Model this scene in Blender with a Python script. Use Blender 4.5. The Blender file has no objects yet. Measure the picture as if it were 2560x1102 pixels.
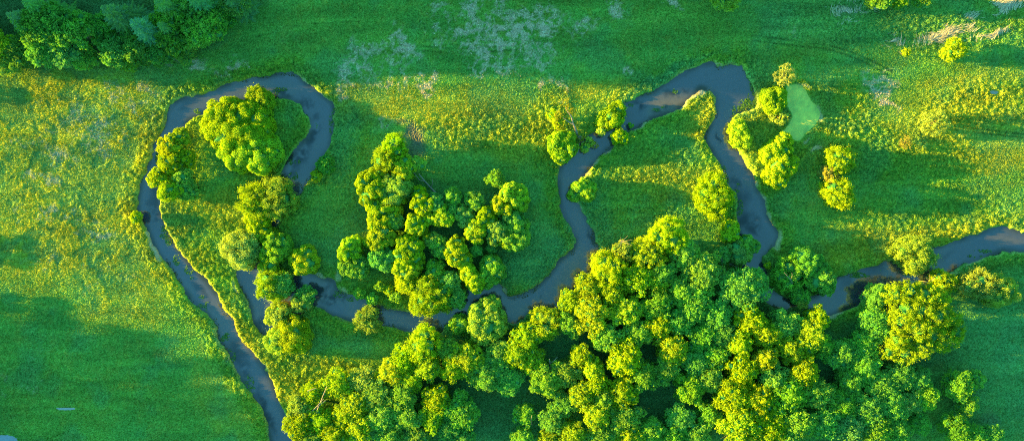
import bpy, math, random
import numpy as np
from mathutils import Vector

# ------------------------------------------------------------------ set-up
S = 0.12            # metres per photo pixel (2560 px wide photo) on the ground
H = 260.0           # height of the drone
CX, CY = 1280.0, 551.0
SUN_EL, SUN_AZ = 10.0, 4.0
WATER_Z, POND_Z = -0.55, -0.4

scene = bpy.context.scene
col = scene.collection

def wpt(px, py, z=0.0):
    f = (H - z) / H * S
    return (px - CX) * f, (CY - py) * f

# kind | x y radius (photo px) height (m) | colour | crown lobes x,y,r | label
TREES = """
W|600 318 78 8.6|y|545,292,30 529,322,26 566,270,24 565,335,34 604,290,32 596,335,34 640,300,30 632,335,32 655,325,24|billowy yellow-green willow, biggest on the tongue of land inside the western loop
W|632 385 62 8.5|y|566,372,24 590,396,25 612,372,28 640,362,27 650,402,26 668,368,26 682,382,18 640,412,16|lumpy willow crown joined to the south side of the biggest loop willow
S|645 250 31 4.2|y|640,242,20 656,256,22 634,258,16|round fluffy willow at the water's edge by the loop's northern bank
S|450 342 26 6|y|-|small olive bush at the north end of the bank row inside the western loop
S|424 366 34 7|y|-|second bush from the north in the bank row inside the western loop
S|462 396 28 5.5|y|-|rounded bush on the meadow side of the loop's bank row, north half
S|422 408 34 7|y|-|full round bush at the middle of the loop's bank row
S|393 446 28 6.5|y|-|olive bush jutting over the water from the loop's bank row
S|458 442 28 6|g|-|greener leafy bush behind the olive one jutting over the water
S|425 476 33 7|y|-|yellow bush at the south end of the loop's bank row
S|462 472 33 5.5|g|-|dark-sided bush on the meadow side of the bank row, south end
S|340 543 18 4|y|-|lone small bush on the outer western bank of the river
A|634 505 41 9|y|630,492,26 620,512,22 648,520,28 645,486,22|bright leafy tree on the narrow neck of the western loop
A|690 492 42 9|o|688,474,28 705,500,26 676,508,26 692,520,22|brown-topped round tree beside the bright leafy tree on the loop's neck
W|640 552 28 6|y|632,545,15 652,555,16 640,566,14 660,543,12|low yellow bushy willow just below the two trees on the loop's neck
W|666 583 24 5.5|y|660,580,14 676,590,14 664,596,12|small yellow willow above the hidden pool's dark gap
S|600 622 45 7.5|o|592,618,30 616,610,26 604,640,26 622,630,22|pale olive dome-shaped willow on the west shore of the hidden pool
W|640 580 24 5.5|y|634,574,14 648,585,14 626,590,10|tiny yellow willow between the olive dome and the loop's neck
W|692 618 33 7.5|g|682,606,18 704,608,18 692,632,20 712,628,14 672,626,14|grey-green lumpy willow in the tree row east of the hidden pool
W|670 655 25 6.5|y|664,646,15 676,662,15 660,668,12|yellow willow leaning over the hidden pool, middle of the row
W|756 650 32 7.5|y|746,650,20 764,636,18 768,658,20 750,668,15|neat rounded yellow-fronted willow standing alone east of the row
A|676 712 36 8|y|668,700,22 684,722,24 664,724,18 690,700,20|big fluffy yellow tree at the south end of the row beside the pool
A|708 712 30 7|t|-|dark green bush behind the fluffy tree at the row's south end
S|764 738 27 6|t|-|blue-green bush at the mouth of the side channel
S|750 757 25 5.5|o|746,752,14 760,760,14 742,766,11|pale tufted bush overhanging the side channel
S|693 790 32 6|o|684,784,17 700,780,16 696,798,16 676,796,13 712,776,12|spreading pale willow bush bridging the pool's outlet
S|690 852 32 7.5|o|684,850,20 696,862,19 700,842,18|pale front half of the large round willow pair south of the pool
S|727 838 42 8.5|y|730,824,26 738,848,28 718,850,24|taller green rear half of the large round willow pair south of the pool
S|815 411 27 4.5|t|-|grey-green bush on the loop's eastern outer bank
S|790 441 17 3|y|-|low yellow scrub bush next to the grey-green bank bush
A|985 366 26 11|y|985,358,18 992,378,17 976,372,14|tall narrow bright yellow tree at the northern tip of the central grove
A|962 398 30 10.5|y|964,392,20 952,402,18 972,406,18|bright yellow tree joined below the grove's northern tip
W|1012 420 28 9|y|1012,406,15 1002,418,14 1024,416,14 996,434,13 1012,436,14|small lumpy willow southeast of the grove's northern tip
W|1045 410 18 8|g|1040,408,12 1051,412,12|little round green willow at the grove's northeast shoulder
W|928 474 46 9|y|912,460,20 930,448,20 946,440,18 922,484,20 940,474,22 916,502,12 950,456,18|large cauliflower-like willow bulging from the grove's west edge
W|992 470 36 9.5|g|980,456,20 1000,468,22 982,488,20 1012,476,18 964,480,16|shaded green willow behind the large western cauliflower willow
W|960 512 40 8.5|y|938,518,18 956,522,18 974,508,19 992,498,16 984,528,16 1000,484,12|yellow willow below the western cauliflower willow, split into small domes
W|948 556 34 8|y|940,546,18 950,562,17 966,554,16 938,566,13|yellow willow column at the grove's west edge, above the southern three
W|986 552 26 7|t|-|shaded green willow tucked east of the west-edge column
W|1056 508 36 9.5|y|1046,482,14 1052,500,16 1058,522,16 1070,510,16 1042,510,12|upright yellow-fronted willow in the grove's middle beside the fallen trunk
W|1088 506 26 8.5|t|-|dark green willow behind the yellow one by the fallen trunk
W|1132 492 24 8|g|-|round green willow at the grove's centre north edge
W|1132 522 20 7.5|t|-|small dark willow south of the centre-north round one
W|1042 562 30 9|y|1036,556,16 1052,552,16 1030,568,13 1050,570,14|yellow willow in the grove's middle west of the golden shrubs' gap
W|1076 548 16 7.5|y|-|small yellow dome between the two middle yellow willows
W|1106 540 26 9.5|y|1106,530,16 1100,546,15 1116,548,14|bright yellow willow at the very centre of the grove
W|1158 536 26 8|g|1150,530,16 1166,540,16 1160,552,13|speckled green willow just east of the grove's brightest centre
W|1186 502 26 8|g|-|round shaded willow on the grove's northern edge, beside the gap
A|1240 447 23 7.5|g|-|stand-alone round tree just north of the central grove
W|1276 484 36 9.5|y|1278,472,14 1266,486,14 1296,486,20 1300,506,18 1284,500,14|tall willow at the grove's northeast corner with yellow top
W|1256 518 26 9|y|1246,508,14 1264,524,14 1246,522,11|yellow-knobbed willow below the northeast corner willow
W|1214 546 28 9|y|1216,534,15 1208,552,15 1226,552,14|yellow willow in the grove's east half, facing the centre
W|1276 550 30 8|t|1268,542,18 1288,550,18 1276,566,16|dark shaded willow on the grove's east edge
W|1188 576 30 9|y|1182,568,15 1190,590,16 1200,578,14 1176,582,12|yellow willow at the west end of the grove's eastern crescent
W|1236 580 28 9|g|1230,572,17 1246,578,17 1236,594,15|round green willow in the middle of the eastern crescent
W|1286 588 38 9|g|1292,574,22 1300,592,20 1272,600,17 1284,610,15|big round green willow ending the eastern crescent above the shady lawn
W|1258 602 20 8|y|1250,598,12 1266,606,12|gold-rimmed low willow between the crescent's two green ones
S|1316 556 11 4|g|-|tiny bush on the lawn edge east of the grove
W|1230 618 18 5|t|-|small dark bush under the crescent's south side
W|1192 626 18 6|t|-|dark low willow between the crescent and the long yellow ridge
S|1035 591 17 6.5|y|-|small golden shrub in the grove's inner clearing
S|1059 588 18 6.8|y|1056,580,11 1064,594,11|brighter two-headed golden shrub in the grove's inner clearing
S|1084 602 24 6.5|o|-|olive shrub east of the golden ones in the inner clearing
S|1102 618 28 7|g|-|shaded bush at the south side of the grove's inner clearing
W|876 620 32 8.5|y|866,632,16 874,612,15 886,606,14 884,628,15|yellow-topped willow at the grove's southwest corner
W|884 664 36 7|g|866,664,18 884,670,18 900,660,16 902,676,14|low green willow mass under the southwest corner willow
W|956 594 38 9|y|960,582,18 942,592,16 970,594,17 926,604,13 944,612,14 914,604,9|broad yellow willow next east of the southwest corner one
W|958 648 36 7.5|t|944,642,20 966,652,20 978,638,16|shaded dark willow below the broad yellow southwest willow
W|1016 628 44 9.5|y|1014,612,20 1030,620,20 1004,634,18 1036,640,18 1018,650,18 1000,660,14|egg-shaped willow with yellow western face in the grove's south
W|1014 676 34 8.5|y|1000,668,16 1012,684,16 1030,674,16 1044,660,14|yellow-rimmed willow joined under the egg-shaped one
W|1142 634 40 9.5|y|1140,608,16 1132,624,17 1148,630,17 1138,646,16 1160,650,16|north head of the long yellow ridge-shaped willow above the river
W|1180 694 40 9|y|1162,668,15 1172,684,16 1184,700,17 1192,714,15 1200,698,15|south tail of the long yellow ridge-shaped willow, at the water
W|1230 676 36 8.5|g|1228,662,20 1238,680,20 1220,690,17 1214,706,14|round green willow beside the ridge's tail, above the river bank
S|1088 676 30 6.5|g|-|shaded green bush north of the feathery riverside tree
S|1122 704 32 7|t|-|large dark teal bush between the ridge willow and feathery tree
S|1142 742 30 6.5|t|-|dark teal bush at the water's edge east of the feathery tree
A|1016 708 30 7.5|y|1012,702,18 1024,712,18 1006,714,13|small yellow tree on the western side of the feathery riverside tree
A|1066 738 58 9|y|1050,720,24 1072,714,22 1056,752,24 1094,738,28 1108,752,22 1076,764,20 1042,768,16 1110,726,16|wide feathery yellow tree on the grove's river bank
S|949 717 14 3.5|g|-|low bush at the west of the bank scrub below the grove
S|972 727 15 3.5|y|-|low yellowish bush mid-way along the bank scrub below the grove
S|898 733 17 3.5|g|-|low bright green bush at the bank scrub's western tip
S|930 748 18 3.5|t|-|low teal bush on the water side of the bank scrub
S|992 742 18 4|g|-|low bush beside the feathery tree in the bank scrub
A|918 800 32 6.5|o|922,784,17 910,804,19 926,812,17 904,790,11|ragged pale tree standing alone on the south bank of the channel
S|1386 296 18 5|y|1380,288,11 1390,300,10 1394,312,9|ragged yellow bush west of the broken bare-branched tree
W|1405 358 36 6.8|y|1396,352,19 1414,350,18 1398,376,19 1420,372,18 1404,392,14 1386,366,14|full yellow willow on the bank above the middle river's narrows
S|1470 362 16 4|o|1474,354,10 1464,368,10|small olive willow hanging over the middle river
S|1528 290 31 5.5|y|1542,276,18 1528,292,20 1510,306,16 1540,298,16|bright round willow at the crook north of the middle river
S|1503 330 13 4|o|-|small brownish bush at the foot of the crook's bright willow
S|1547 342 24 4.5|y|-|bright bush opposite the crook's willow, on the wedge meadow's bank
S|1577 314 8 2.5|t|-|tiny bush standing at the wedge meadow's waterline
W|1458 476 30 6.5|g|1438,486,14 1452,470,17 1468,482,17 1460,464,13 1476,470,12|green willow with a yellow cap in the middle river's west-facing bend
A|1785 488 46 8.5|y|1786,464,26 1766,484,22 1790,498,28 1812,492,20 1796,526,20 1804,540,12 1760,514,14|large fuzzy golden tree on the wedge meadow by the eastern channel
W|1826 580 24 6.5|y|1830,570,15 1822,588,14 1836,584,12|yellow two-part willow south of the golden tree, at the water
W|1866 612 24 6|g|1868,604,14 1884,617,14 1860,622,12|round green willow leaning into the eastern channel
W|1846 632 28 6.5|g|1842,620,16 1850,642,17 1866,640,13|green willow behind the leaning one on the channel's west bank
S|1806 636 24 6|t|-|teal scrubby bush beside the white bleached branches
S|1852 334 29 4.8|y|1848,324,19 1856,346,19 1844,344,15|oval olive-yellow bush on the eastern channel's bank below the marsh
W|1934 247 30 4.8|y|1926,244,18 1944,240,18 1936,262,18 1950,254,14|dense round willow on the duckweed pond's west side
D|1962 191 30 6.5|p|-|wispy pale bush above the north tip of the duckweed pond
D|1948 292 26 3.8|p|-|low orange-tinted scrub on the pond's west shore
W|1948 376 40 6|y|1960,352,17 1944,366,17 1926,384,19 1946,392,17 1964,376,14|upper half of the twin-lobed willow south of the duckweed pond
W|1954 428 42 7|y|1962,404,19 1972,418,17 1946,420,19 1934,440,19 1950,450,17 1984,404,12|lower half of the twin-lobed willow south of the duckweed pond
A|2102 401 35 8|y|2098,392,22 2112,402,22 2094,412,18|bright green tree heading the eastern group of three
S|2076 436 25 6|b|2070,430,14 2080,444,14 2086,428,11|brown bush in the middle of the eastern group of three
A|2098 484 38 8|y|2086,468,22 2106,480,22 2112,496,20 2090,492,18|bright tree at the south end of the eastern group of three
D|2338 306 40 6|p|-|feathery pale tree alone in the lit eastern field
D|2265 356 19 3.5|b|-|dried buff bush in the weedy field west of the feathery tree
A|2386 124 25 8|y|2386,114,14 2376,132,14 2398,126,14 2390,134,10|sunlit golden tree among the matted dry grass
S|2262 133 12 4|y|-|small lime bush at the west end of the matted dry grass
A|1815 -12 42 9|g|-|round green tree cut by the top edge, north of the river's head
A|2210 -2 24 8|g|-|green tree cut by the top edge, first of the northern four
A|2248 0 22 8|g|-|green tree cut by the top edge, second of the northern four
A|2188 -6 22 7.5|g|-|green tree cut by the top edge, beside the first of the northern four
A|2304 -4 19 8|g|-|small tree cut by the top edge, easternmost of the northern four
A|2292 640 50 7.5|o|2266,630,24 2296,622,26 2300,650,26 2320,644,22 2286,664,18|pale olive tree hanging over the eastern reach
A|1972 686 40 8|g|1976,668,22 1990,690,22 1958,692,20 1972,706,20|mid-green tree with a bare white branch on the eastern islet
W|2018 654 34 8.5|t|2008,642,20 2028,650,20 2014,668,18|blue-green willow at the north of the eastern islet
W|2052 690 42 8|t|2044,672,20 2060,690,20 2066,712,18 2040,702,18 2072,724,14|blue-green willow leaning over the water, east side of the islet
S|1998 738 26 6|t|-|dark bush along the islet's south shore
S|2005 757 18 5|o|-|olive bush bridging the water between islet and southern wood
S|1918 664 11 3|y|-|tiny sunlit bush at the islet's northwest corner
A|2446 712 44 10|o|2430,716,22 2452,702,22 2458,722,22 2476,712,18|dry buff-coloured willow on the eastern reach's south bank
S|2506 726 46 9.5|o|2500,716,24 2520,728,24 2496,742,22|rounded green-gold bush next to the dry buff willow
A|2362 698 28 6.5|y|2350,692,14 2372,700,14 2384,712,13 2362,716,14|small lime tree between the dry buff willow and the giant speckled crown
A|2290 800 118 15|y|2236,734,30 2270,728,28 2310,736,32 2345,752,30 2262,770,36 2300,775,38 2340,790,36 2380,800,30 2392,830,24 2250,800,30 2290,820,36 2330,840,34 2365,850,30 2240,850,28 2262,882,28 2300,870,28 2225,880,22|giant speckled yellow tree east of the southern wood
A|2190 742 34 9|t|-|dark green tree at the river side of the giant speckled tree
A|2184 806 42 10|t|-|shaded teal tree against the giant speckled tree's west flank
A|2158 856 36 9|t|-|dark teal tree southwest below the giant speckled tree
A|2398 962 38 8|g|-|shaded round tree alone on the dark eastern meadow
S|2440 946 24 6|g|-|small pale-sided bush beside the lone tree on the dark eastern meadow
A|2312 990 34 8.5|g|-|round bright-green tree at the wood's edge facing the dark eastern meadow
A|2296 1058 28 7|t|-|dark small tree at the wood's southeast edge
A|2392 1072 40 8.5|t|-|teal tree at the bottom edge below the dark eastern meadow
A|2436 1092 32 8|g|-|yellow-tipped tree at the bottom edge below the dark eastern meadow
A|2478 1088 28 7.5|t|-|dusky tree ending the bottom-edge row below the dark eastern meadow
A|1666 592 46 13|y|1690,574,20 1668,572,22 1650,596,22 1680,600,24 1700,604,18 1640,584,14|tall golden tree forming the southern wood's northern peak
A|1622 640 42 12.5|y|1606,622,20 1628,628,22 1612,648,22 1640,650,22 1590,634,16|golden tree just southwest of the wood's northern peak
A|1556 628 26 11|o|-|pale thin-topped tree with bare twigs, west of the wood's northern peak
A|1708 632 40 10.5|g|-|shaded green tree on the east shoulder of the wood's northern peak
A|1520 678 48 12|y|1512,656,24 1534,664,24 1518,690,26 1540,690,22 1504,684,18|large yellow tree on the wood's bank above the middle river's bend
A|1530 730 36 11.5|y|-|yellow tree directly below the large one on the river-bend bank
A|1590 695 38 12|y|-|yellow tree inland of the large one on the river-bend bank
A|1650 684 36 11|g|-|green tree in the hollow south of the wood's northern peak
A|1752 684 52 11.5|g|-|broad green tree with a bright yellow cap by the bleached branches
A|1850 722 56 11.5|t|-|broad teal tree with a yellow cap at the eastern channel's mouth
A|1886 700 32 9|t|-|dark green tree on the bank at the eastern channel's mouth
A|1472 718 38 11|y|-|yellow tree stepping down to the middle river's lower bend
A|1428 752 32 10|y|-|small yellow tree at the wood's tip over the lower bend
W|1212 806 52 9.5|o|1200,786,22 1222,784,22 1238,800,22 1198,812,22 1220,820,24 1244,820,18 1206,838,20 1226,846,18 1228,764,18 1214,762,14|pale silvery-yellow dome willow standing out on the wood's river edge
S|1152 812 30 5|g|-|low green scrub at the water west of the pale silvery dome
A|1362 812 44 11|y|1352,794,20 1376,800,22 1362,822,22 1342,826,20|bright yellow tree on the bank east of the pale silvery dome
A|1318 840 38 11|y|-|yellow tree southwest of the bright bank tree, facing the dome
A|1296 884 38 11|y|-|yellow tree above the bare grey snag's west side
A|1422 808 34 10.5|g|-|mottled green tree between the bright bank tree and the large riverside yellow
A|1480 784 48 12.5|y|-|large yellow crown on the riverside slope, mid-wood
A|1512 842 38 11.5|g|-|mottled tree south of the large riverside yellow crown
A|1566 776 42 12|y|-|yellow crown inland east of the large riverside one
A|1594 830 38 11|g|-|green crown with a bright south rim, north of the frosted yellow crown
A|1640 764 38 12|g|-|green tree with scattered yellow tips in the wood's northern middle
A|1562 894 48 12.5|y|-|frosted yellow crown northwest of the middle clearing
A|1606 938 38 11.5|g|-|green crown at the northwest corner of the middle clearing
A|1450 888 30 11|y|-|small bright-capped tree east of the bare grey snag
A|1416 930 36 10|g|-|green tree southeast of the bare grey snag
A|1364 946 46 10.5|g|-|dark round tree directly south of the bare grey snag
A|1270 946 40 9|t|-|teal tree on the west clearing's northern edge
A|1216 928 48 10.5|t|-|large teal tree northwest of the west clearing
A|1166 896 44 11|y|-|half-lit tree below the pale silvery dome's west side
A|1480 922 32 11.5|y|-|bright-capped tree west of the frosted yellow crown
A|1490 958 30 11.5|y|-|small yellow-capped tree below the frosted crown's west side
A|1450 984 32 11.5|y|-|bright yellow knob on the west clearing's east side
A|1506 994 32 11|g|-|green tree with pale tips between the two clearings
A|1556 976 42 11.5|y|-|yellow-edged tree on the middle clearing's west side
A|1412 1006 34 9|t|-|teal tree at the northeast corner of the west clearing
A|1488 1034 38 11.5|y|-|yellow twiggy tree south of the two-clearing gap
A|1560 1038 42 11|g|-|green tree with grey bare twigs, southwest of the middle clearing
A|1380 1050 34 9.5|g|-|pale green tree on the west clearing's southeast edge
A|1310 1036 28 8|g|-|small leafy tree with a white bare stem in the west clearing
A|1432 1082 36 10.5|y|-|yellow tree at the bottom edge southeast of the west clearing
A|1500 1086 36 10.5|g|-|green tree at the bottom edge below the twiggy yellow one
A|1570 1090 36 10.5|y|-|yellow-flecked tree at the bottom edge, southwest of the middle clearing
A|1306 1092 26 8|g|-|small tree at the bottom edge under the white bare stem
A|1370 1098 28 9|y|-|yellow tree at the bottom edge south of the west clearing
A|1152 1030 46 10.5|t|-|large teal tree on the west clearing's western side
A|1060 866 48 12|y|1060,838,22 1044,866,24 1072,864,24 1062,892,22 1036,884,16|tall pale-yellow tree at the wood's northwest river corner
A|1072 920 32 11.5|y|-|yellow tree hanging below the wood's northwest corner tree
A|1118 872 30 10|g|-|green tree between the northwest corner tree and the silvery dome
A|1134 922 34 11|y|-|bright yellow tree in the strip below the silvery dome, west part
A|984 928 38 10.5|y|-|yellow tree along the wood's northern hem, west of the corner tree
A|906 952 38 9|o|-|frosty pale tree along the wood's northern hem
A|846 960 40 9.5|y|-|yellow tree at the hem behind the fallen bare trunks
A|786 984 34 9|y|-|leafy yellow tree beside the fallen bare trunks
A|752 1014 36 9.5|o|-|olive tree on the bank where the straight reach leaves the picture
A|748 1062 38 10|y|-|yellow tree overhanging the straight reach at the bottom edge
A|802 1048 34 10|y|-|yellow tree south of the fallen bare trunks
A|836 1088 38 10.5|y|-|yellow tree at the bottom edge, second from the straight reach
A|778 1102 30 10|g|-|green tree at the bottom edge, first from the straight reach
A|886 1012 38 10.5|y|-|bright tree east of the fallen bare trunks' dark hole
A|942 984 38 10.5|g|-|mottled tree south of the frosty pale one
A|900 1064 40 11|y|-|yellow-speckled tree near the bottom edge, southwest wood
A|958 1040 42 11|g|-|green tree with orange flecks in the southwest wood
A|1006 984 38 11|g|-|mottled tree midway between the frosty and corner trees
A|1030 948 30 10.5|y|-|small yellow tree below the hem's eastern part
A|1022 1040 38 11|g|-|green tree in the southwest wood's dark middle
A|1092 998 38 11|y|-|yellow tree west of the large teal clearing-side tree
A|1078 1046 34 10.5|y|-|sun-tipped tree with pale stems, southwest wood's east side
A|1120 1068 34 9.5|t|-|dusky tree at the foot of the large teal clearing-side tree
A|1046 1092 32 10|g|-|green tree at the bottom edge beside the pale stems
A|976 1094 34 10.5|g|-|green tree at the bottom edge, middle of the southwest wood
A|1160 1092 28 8.5|t|-|pale-topped dusky tree at the west clearing's bottom corner
A|1700 730 38 11|g|-|dark-gapped green tree west of the broad teal one
A|1734 760 46 11.5|t|-|teal tree with four yellow tufts in the wood's northeast half
A|1696 800 36 11|t|-|teal tree below the dark gap in the wood's northeast half
A|1788 790 40 11|t|-|teal tree south of the broad yellow-capped channel-mouth one
A|1644 812 36 11.5|y|-|yellow-and-green tree in the exact middle of the wood
A|1752 838 38 10.5|t|-|shaded tree with a few yellow flecks, north of the lime dome
A|1678 872 40 11.5|y|-|tree with a bright yellow tuft north of the middle clearing
A|1664 922 36 10.5|g|-|shaded tree with a lit foot on the middle clearing's northern rim
A|1740 904 40 10|t|-|blue-teal tree between the bright tuft and lime dome
A|1790 888 32 10.5|g|-|lime-green dome in shade at the wood's centre-east
A|1724 972 40 11|g|-|tree with a yellow stripe on the middle clearing's eastern rim
A|1774 946 34 10.5|g|-|green tree between the yellow stripe tree and the speckled mass
A|1870 800 40 11.5|y|-|yellow-streaked tree south of the channel-mouth pair
A|1848 858 32 12|y|-|round golden dome in the wood's east centre
A|1912 836 40 11.5|y|-|yellow-topped tree near the dark brown pool
A|1962 812 38 10|g|-|half-shaded tree on the bank below the dark brown pool
A|1808 836 36 10.5|t|-|teal tree west of the round golden dome
A|1912 892 34 12|y|-|second golden dome, southeast of the round one
A|1976 872 36 11.5|y|-|yellow-crested tree in the row below the dark brown pool
A|2024 836 40 11.5|y|-|two-tufted yellow tree near the river's southern tip
A|2040 796 30 10|y|-|yellow-tufted tree at the river's southern tip
A|2054 866 32 10|t|-|shaded teal tree south of the two-tufted one
A|2008 926 40 12|y|-|yellow-flaked tree at the north end of the speckled mass
A|1852 924 40 12|y|-|yellow tree at the speckled mass's northwest corner
A|1930 946 38 12|g|-|mottled tree at the speckled mass's northern side
A|1830 992 48 13|y|-|bright yellow crown on the speckled mass's western bulge
A|1896 1000 46 13|y|-|finely speckled crown in the middle of the speckled mass
A|1966 984 46 13|g|-|green crown with yellow stars, upper east of the speckled mass
A|2038 984 44 12|g|-|speckled crown on the eastern edge of the speckled mass
A|1846 1056 46 13|y|-|bright yellow crown low on the speckled mass's west side
A|1920 1064 46 12.5|y|-|speckled crown at the bottom middle of the speckled mass
A|1990 1054 46 12.5|g|-|green-and-yellow crown at the lower east of the speckled mass
A|2058 1052 42 11.5|t|-|teal crown with faint specks, southeast of the speckled mass
A|1880 1104 42 12|y|-|yellow crown cut by the bottom edge under the speckled mass
A|1962 1108 42 12|g|-|green crown cut by the bottom edge under the speckled mass
A|1770 1034 30 9|g|-|small tree with a yellow spot west of the speckled mass
A|1696 1046 38 9|t|-|dark teal tree on the middle clearing's southern rim
A|1740 1086 34 9|g|-|pale-tipped tree at the bottom edge south of the middle clearing
A|1684 1094 36 9.5|t|-|dark tree at the bottom edge beneath the middle clearing
A|1628 1074 34 9.5|g|-|green tree at the bottom edge, southwest rim of the middle clearing
A|2106 884 40 10|t|-|teal tree at the north of the eastern dark thicket
A|2160 912 42 10|t|-|teal tree beneath the giant tree's southwest flank
A|2124 948 40 10|t|-|rounded tree in the eastern dark thicket, beside the speckled mass
A|2196 958 40 9.5|t|-|grey-teal tree in the middle of the eastern dark thicket
A|2248 938 40 9.5|t|-|tree under the giant tree's southern hem
A|2296 942 30 8.5|t|-|small dark tree at the giant tree's southeast foot
A|2100 1010 46 10.5|t|-|large dull tree in the west of the eastern dark thicket
A|2164 1016 44 10.5|t|-|finely tufted tree in the heart of the eastern dark thicket
A|2224 1012 42 10|t|-|tufted tree north of the thicket's dark gap
A|2264 1006 34 9|g|-|paler round tree at the thicket's eastern fringe
A|2122 1072 46 10.5|t|-|dull green tree at the bottom edge of the eastern dark thicket
A|2184 1078 42 10.5|g|-|light-tipped tree at the bottom edge of the eastern dark thicket
A|2238 1074 38 9.5|t|-|last tree at the bottom edge of the eastern dark thicket
P|258 20 62 25|d|-|tall spruce with sunlit yellow tip in the northwest wood
P|60 6 55 24|d|-|dark spruce at the top edge, west of the round green trees
P|20 36 50 22|d|-|dark spruce in the northwest corner of the picture
P|330 55 60 24|d|-|dark spruce with drooping boughs east of the yellow-tipped one
P|398 62 46 20|d|-|smaller spruce south of the drooping one, yellow specks on top
P|390 4 52 25|d|-|dark spruce at the top edge, middle of the northwest wood
P|470 -14 52 24|d|-|dark spruce at the top edge behind the pale fringe tree
P|560 -22 46 22|d|-|easternmost dark spruce at the top edge of the northwest wood
A|104 58 50 20|n|-|deep green round tree, western of the two big broadleaves in the northwest wood
A|152 66 50 20|n|-|brighter green round tree beside the deep green broadleaf
A|200 84 46 19|t|-|shaded dark tree east of the two big broadleaves
A|8 118 38 13|y|-|yellow sunlit tree at the picture's west edge
A|50 130 42 12|n|-|yellowish-green tree beside the sunlit west-edge tree
A|78 86 32 11|t|-|grey-green tree below the two big broadleaves
A|108 124 44 13|t|-|grey-green tree on the northwest wood's southern hem
A|165 122 46 13|t|-|teal tree on the hem beside the dark grassy bay
A|296 126 44 13|n|-|green tree with a yellow patch at the dark bay's east side
A|346 116 44 14|n|-|green tree with yellow tips on the hem east of the bay
A|322 150 30 7|g|-|low tree at the southern foot of the northwest wood
A|390 126 38 11|n|-|low green tree southeast on the hem
A|430 94 44 15|n|-|bright green tree at the wood's eastern end
A|430 46 46 18|n|-|bright rounded tree north of the eastern-end tree
A|506 66 52 16|t|-|broad pale-green tree that is the wood's easternmost bulge
A|478 20 44 17|t|-|dull tree behind the easternmost bulge
A|468 110 28 7|g|-|low bush-like tree at the wood's southeast corner
A|590 2 40 14|t|-|small dull tree at the top edge east of the wood
A|-70 128 44 12|g|-|round tree beyond the picture's west edge
A|-60 60 44 15|g|-|tall tree beyond the picture's west edge
A|18 158 32 7|g|-|low tree at the picture's west edge on the northwest wood's hem
A|206 142 34 9|t|-|dull green tree at the hem just west of the dark grassy bay
A|462 134 26 6|g|-|small outlying tree on the meadow side of the wood's southeast corner
A|545 42 36 12|t|-|dull tree at the wood's northeast end below the top-edge spruces
A|250 70 36 14|t|-|shaded tree north of the dark grassy bay between the spruces
A|1640 700 34 11|y|-|bright tree filling the slope below the wood's northern peak
A|1330 900 34 9.5|y|-|yellow tree beside the bare grey snag on its western side
A|1246 884 38 9.5|g|-|green tree just below the pale silvery dome
A|1010 900 34 10.5|y|-|bright tree tucked behind the wood's northwest corner tree
A|866 1040 34 10|y|-|bright small tree between the speckled southwest trees
A|2420 1010 26 7|g|-|small solitary tree between the lone tree and the bottom-edge row
"""

# ------------------------------------------------------------------ noise
class Noise:
    def __init__(self, seed):
        self.g = np.random.default_rng(seed).random((256, 256)).astype(np.float32)
    def __call__(self, x, y, scale):
        u = x / scale; v = y / scale
        i = np.floor(u).astype(np.int64); j = np.floor(v).astype(np.int64)
        a = (u - i).astype(np.float32); b = (v - j).astype(np.float32)
        a = a*a*(3-2*a); b = b*b*(3-2*b)
        i &= 255; j &= 255
        i1 = (i+1) & 255; j1 = (j+1) & 255
        g = self.g
        return (g[i, j]*(1-a)+g[i1, j]*a)*(1-b) + (g[i, j1]*(1-a)+g[i1, j1]*a)*b

def fbm(x, y, scale, seed, octaves=4, gain=0.55):
    t = 0; amp = 1.0; tot = 0
    for o in range(octaves):
        n = Noise(seed*17+o)
        c, s_ = math.cos(o*0.9+seed), math.sin(o*0.9+seed)
        t = t + amp*n(x*c-y*s_, x*s_+y*c, scale/(2**o))
        tot += amp; amp *= gain
    return t/tot

def worley(x, y, cell, seed):
    """distance to the closest jittered point and that point's random value"""
    rng = np.random.default_rng(seed)
    jx = rng.random((256, 256)); jy = rng.random((256, 256)); rv = rng.random((256, 256))
    u = x/cell; v = y/cell
    i = np.floor(u).astype(np.int64); j = np.floor(v).astype(np.int64)
    best = np.full(np.shape(x), 9.0); val = np.zeros(np.shape(x))
    for di in (-1, 0, 1):
        for dj in (-1, 0, 1):
            a = (i+di) & 255; b = (j+dj) & 255
            d = np.hypot(i+di+jx[a, b]-u, j+dj+jy[a, b]-v)
            m = d < best
            best = np.where(m, d, best); val = np.where(m, rv[a, b], val)
    return best*cell, val

def sstep(a, b, x):
    t = np.clip((x-a)/(b-a), 0, 1)
    return t*t*(3-2*t)

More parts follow.
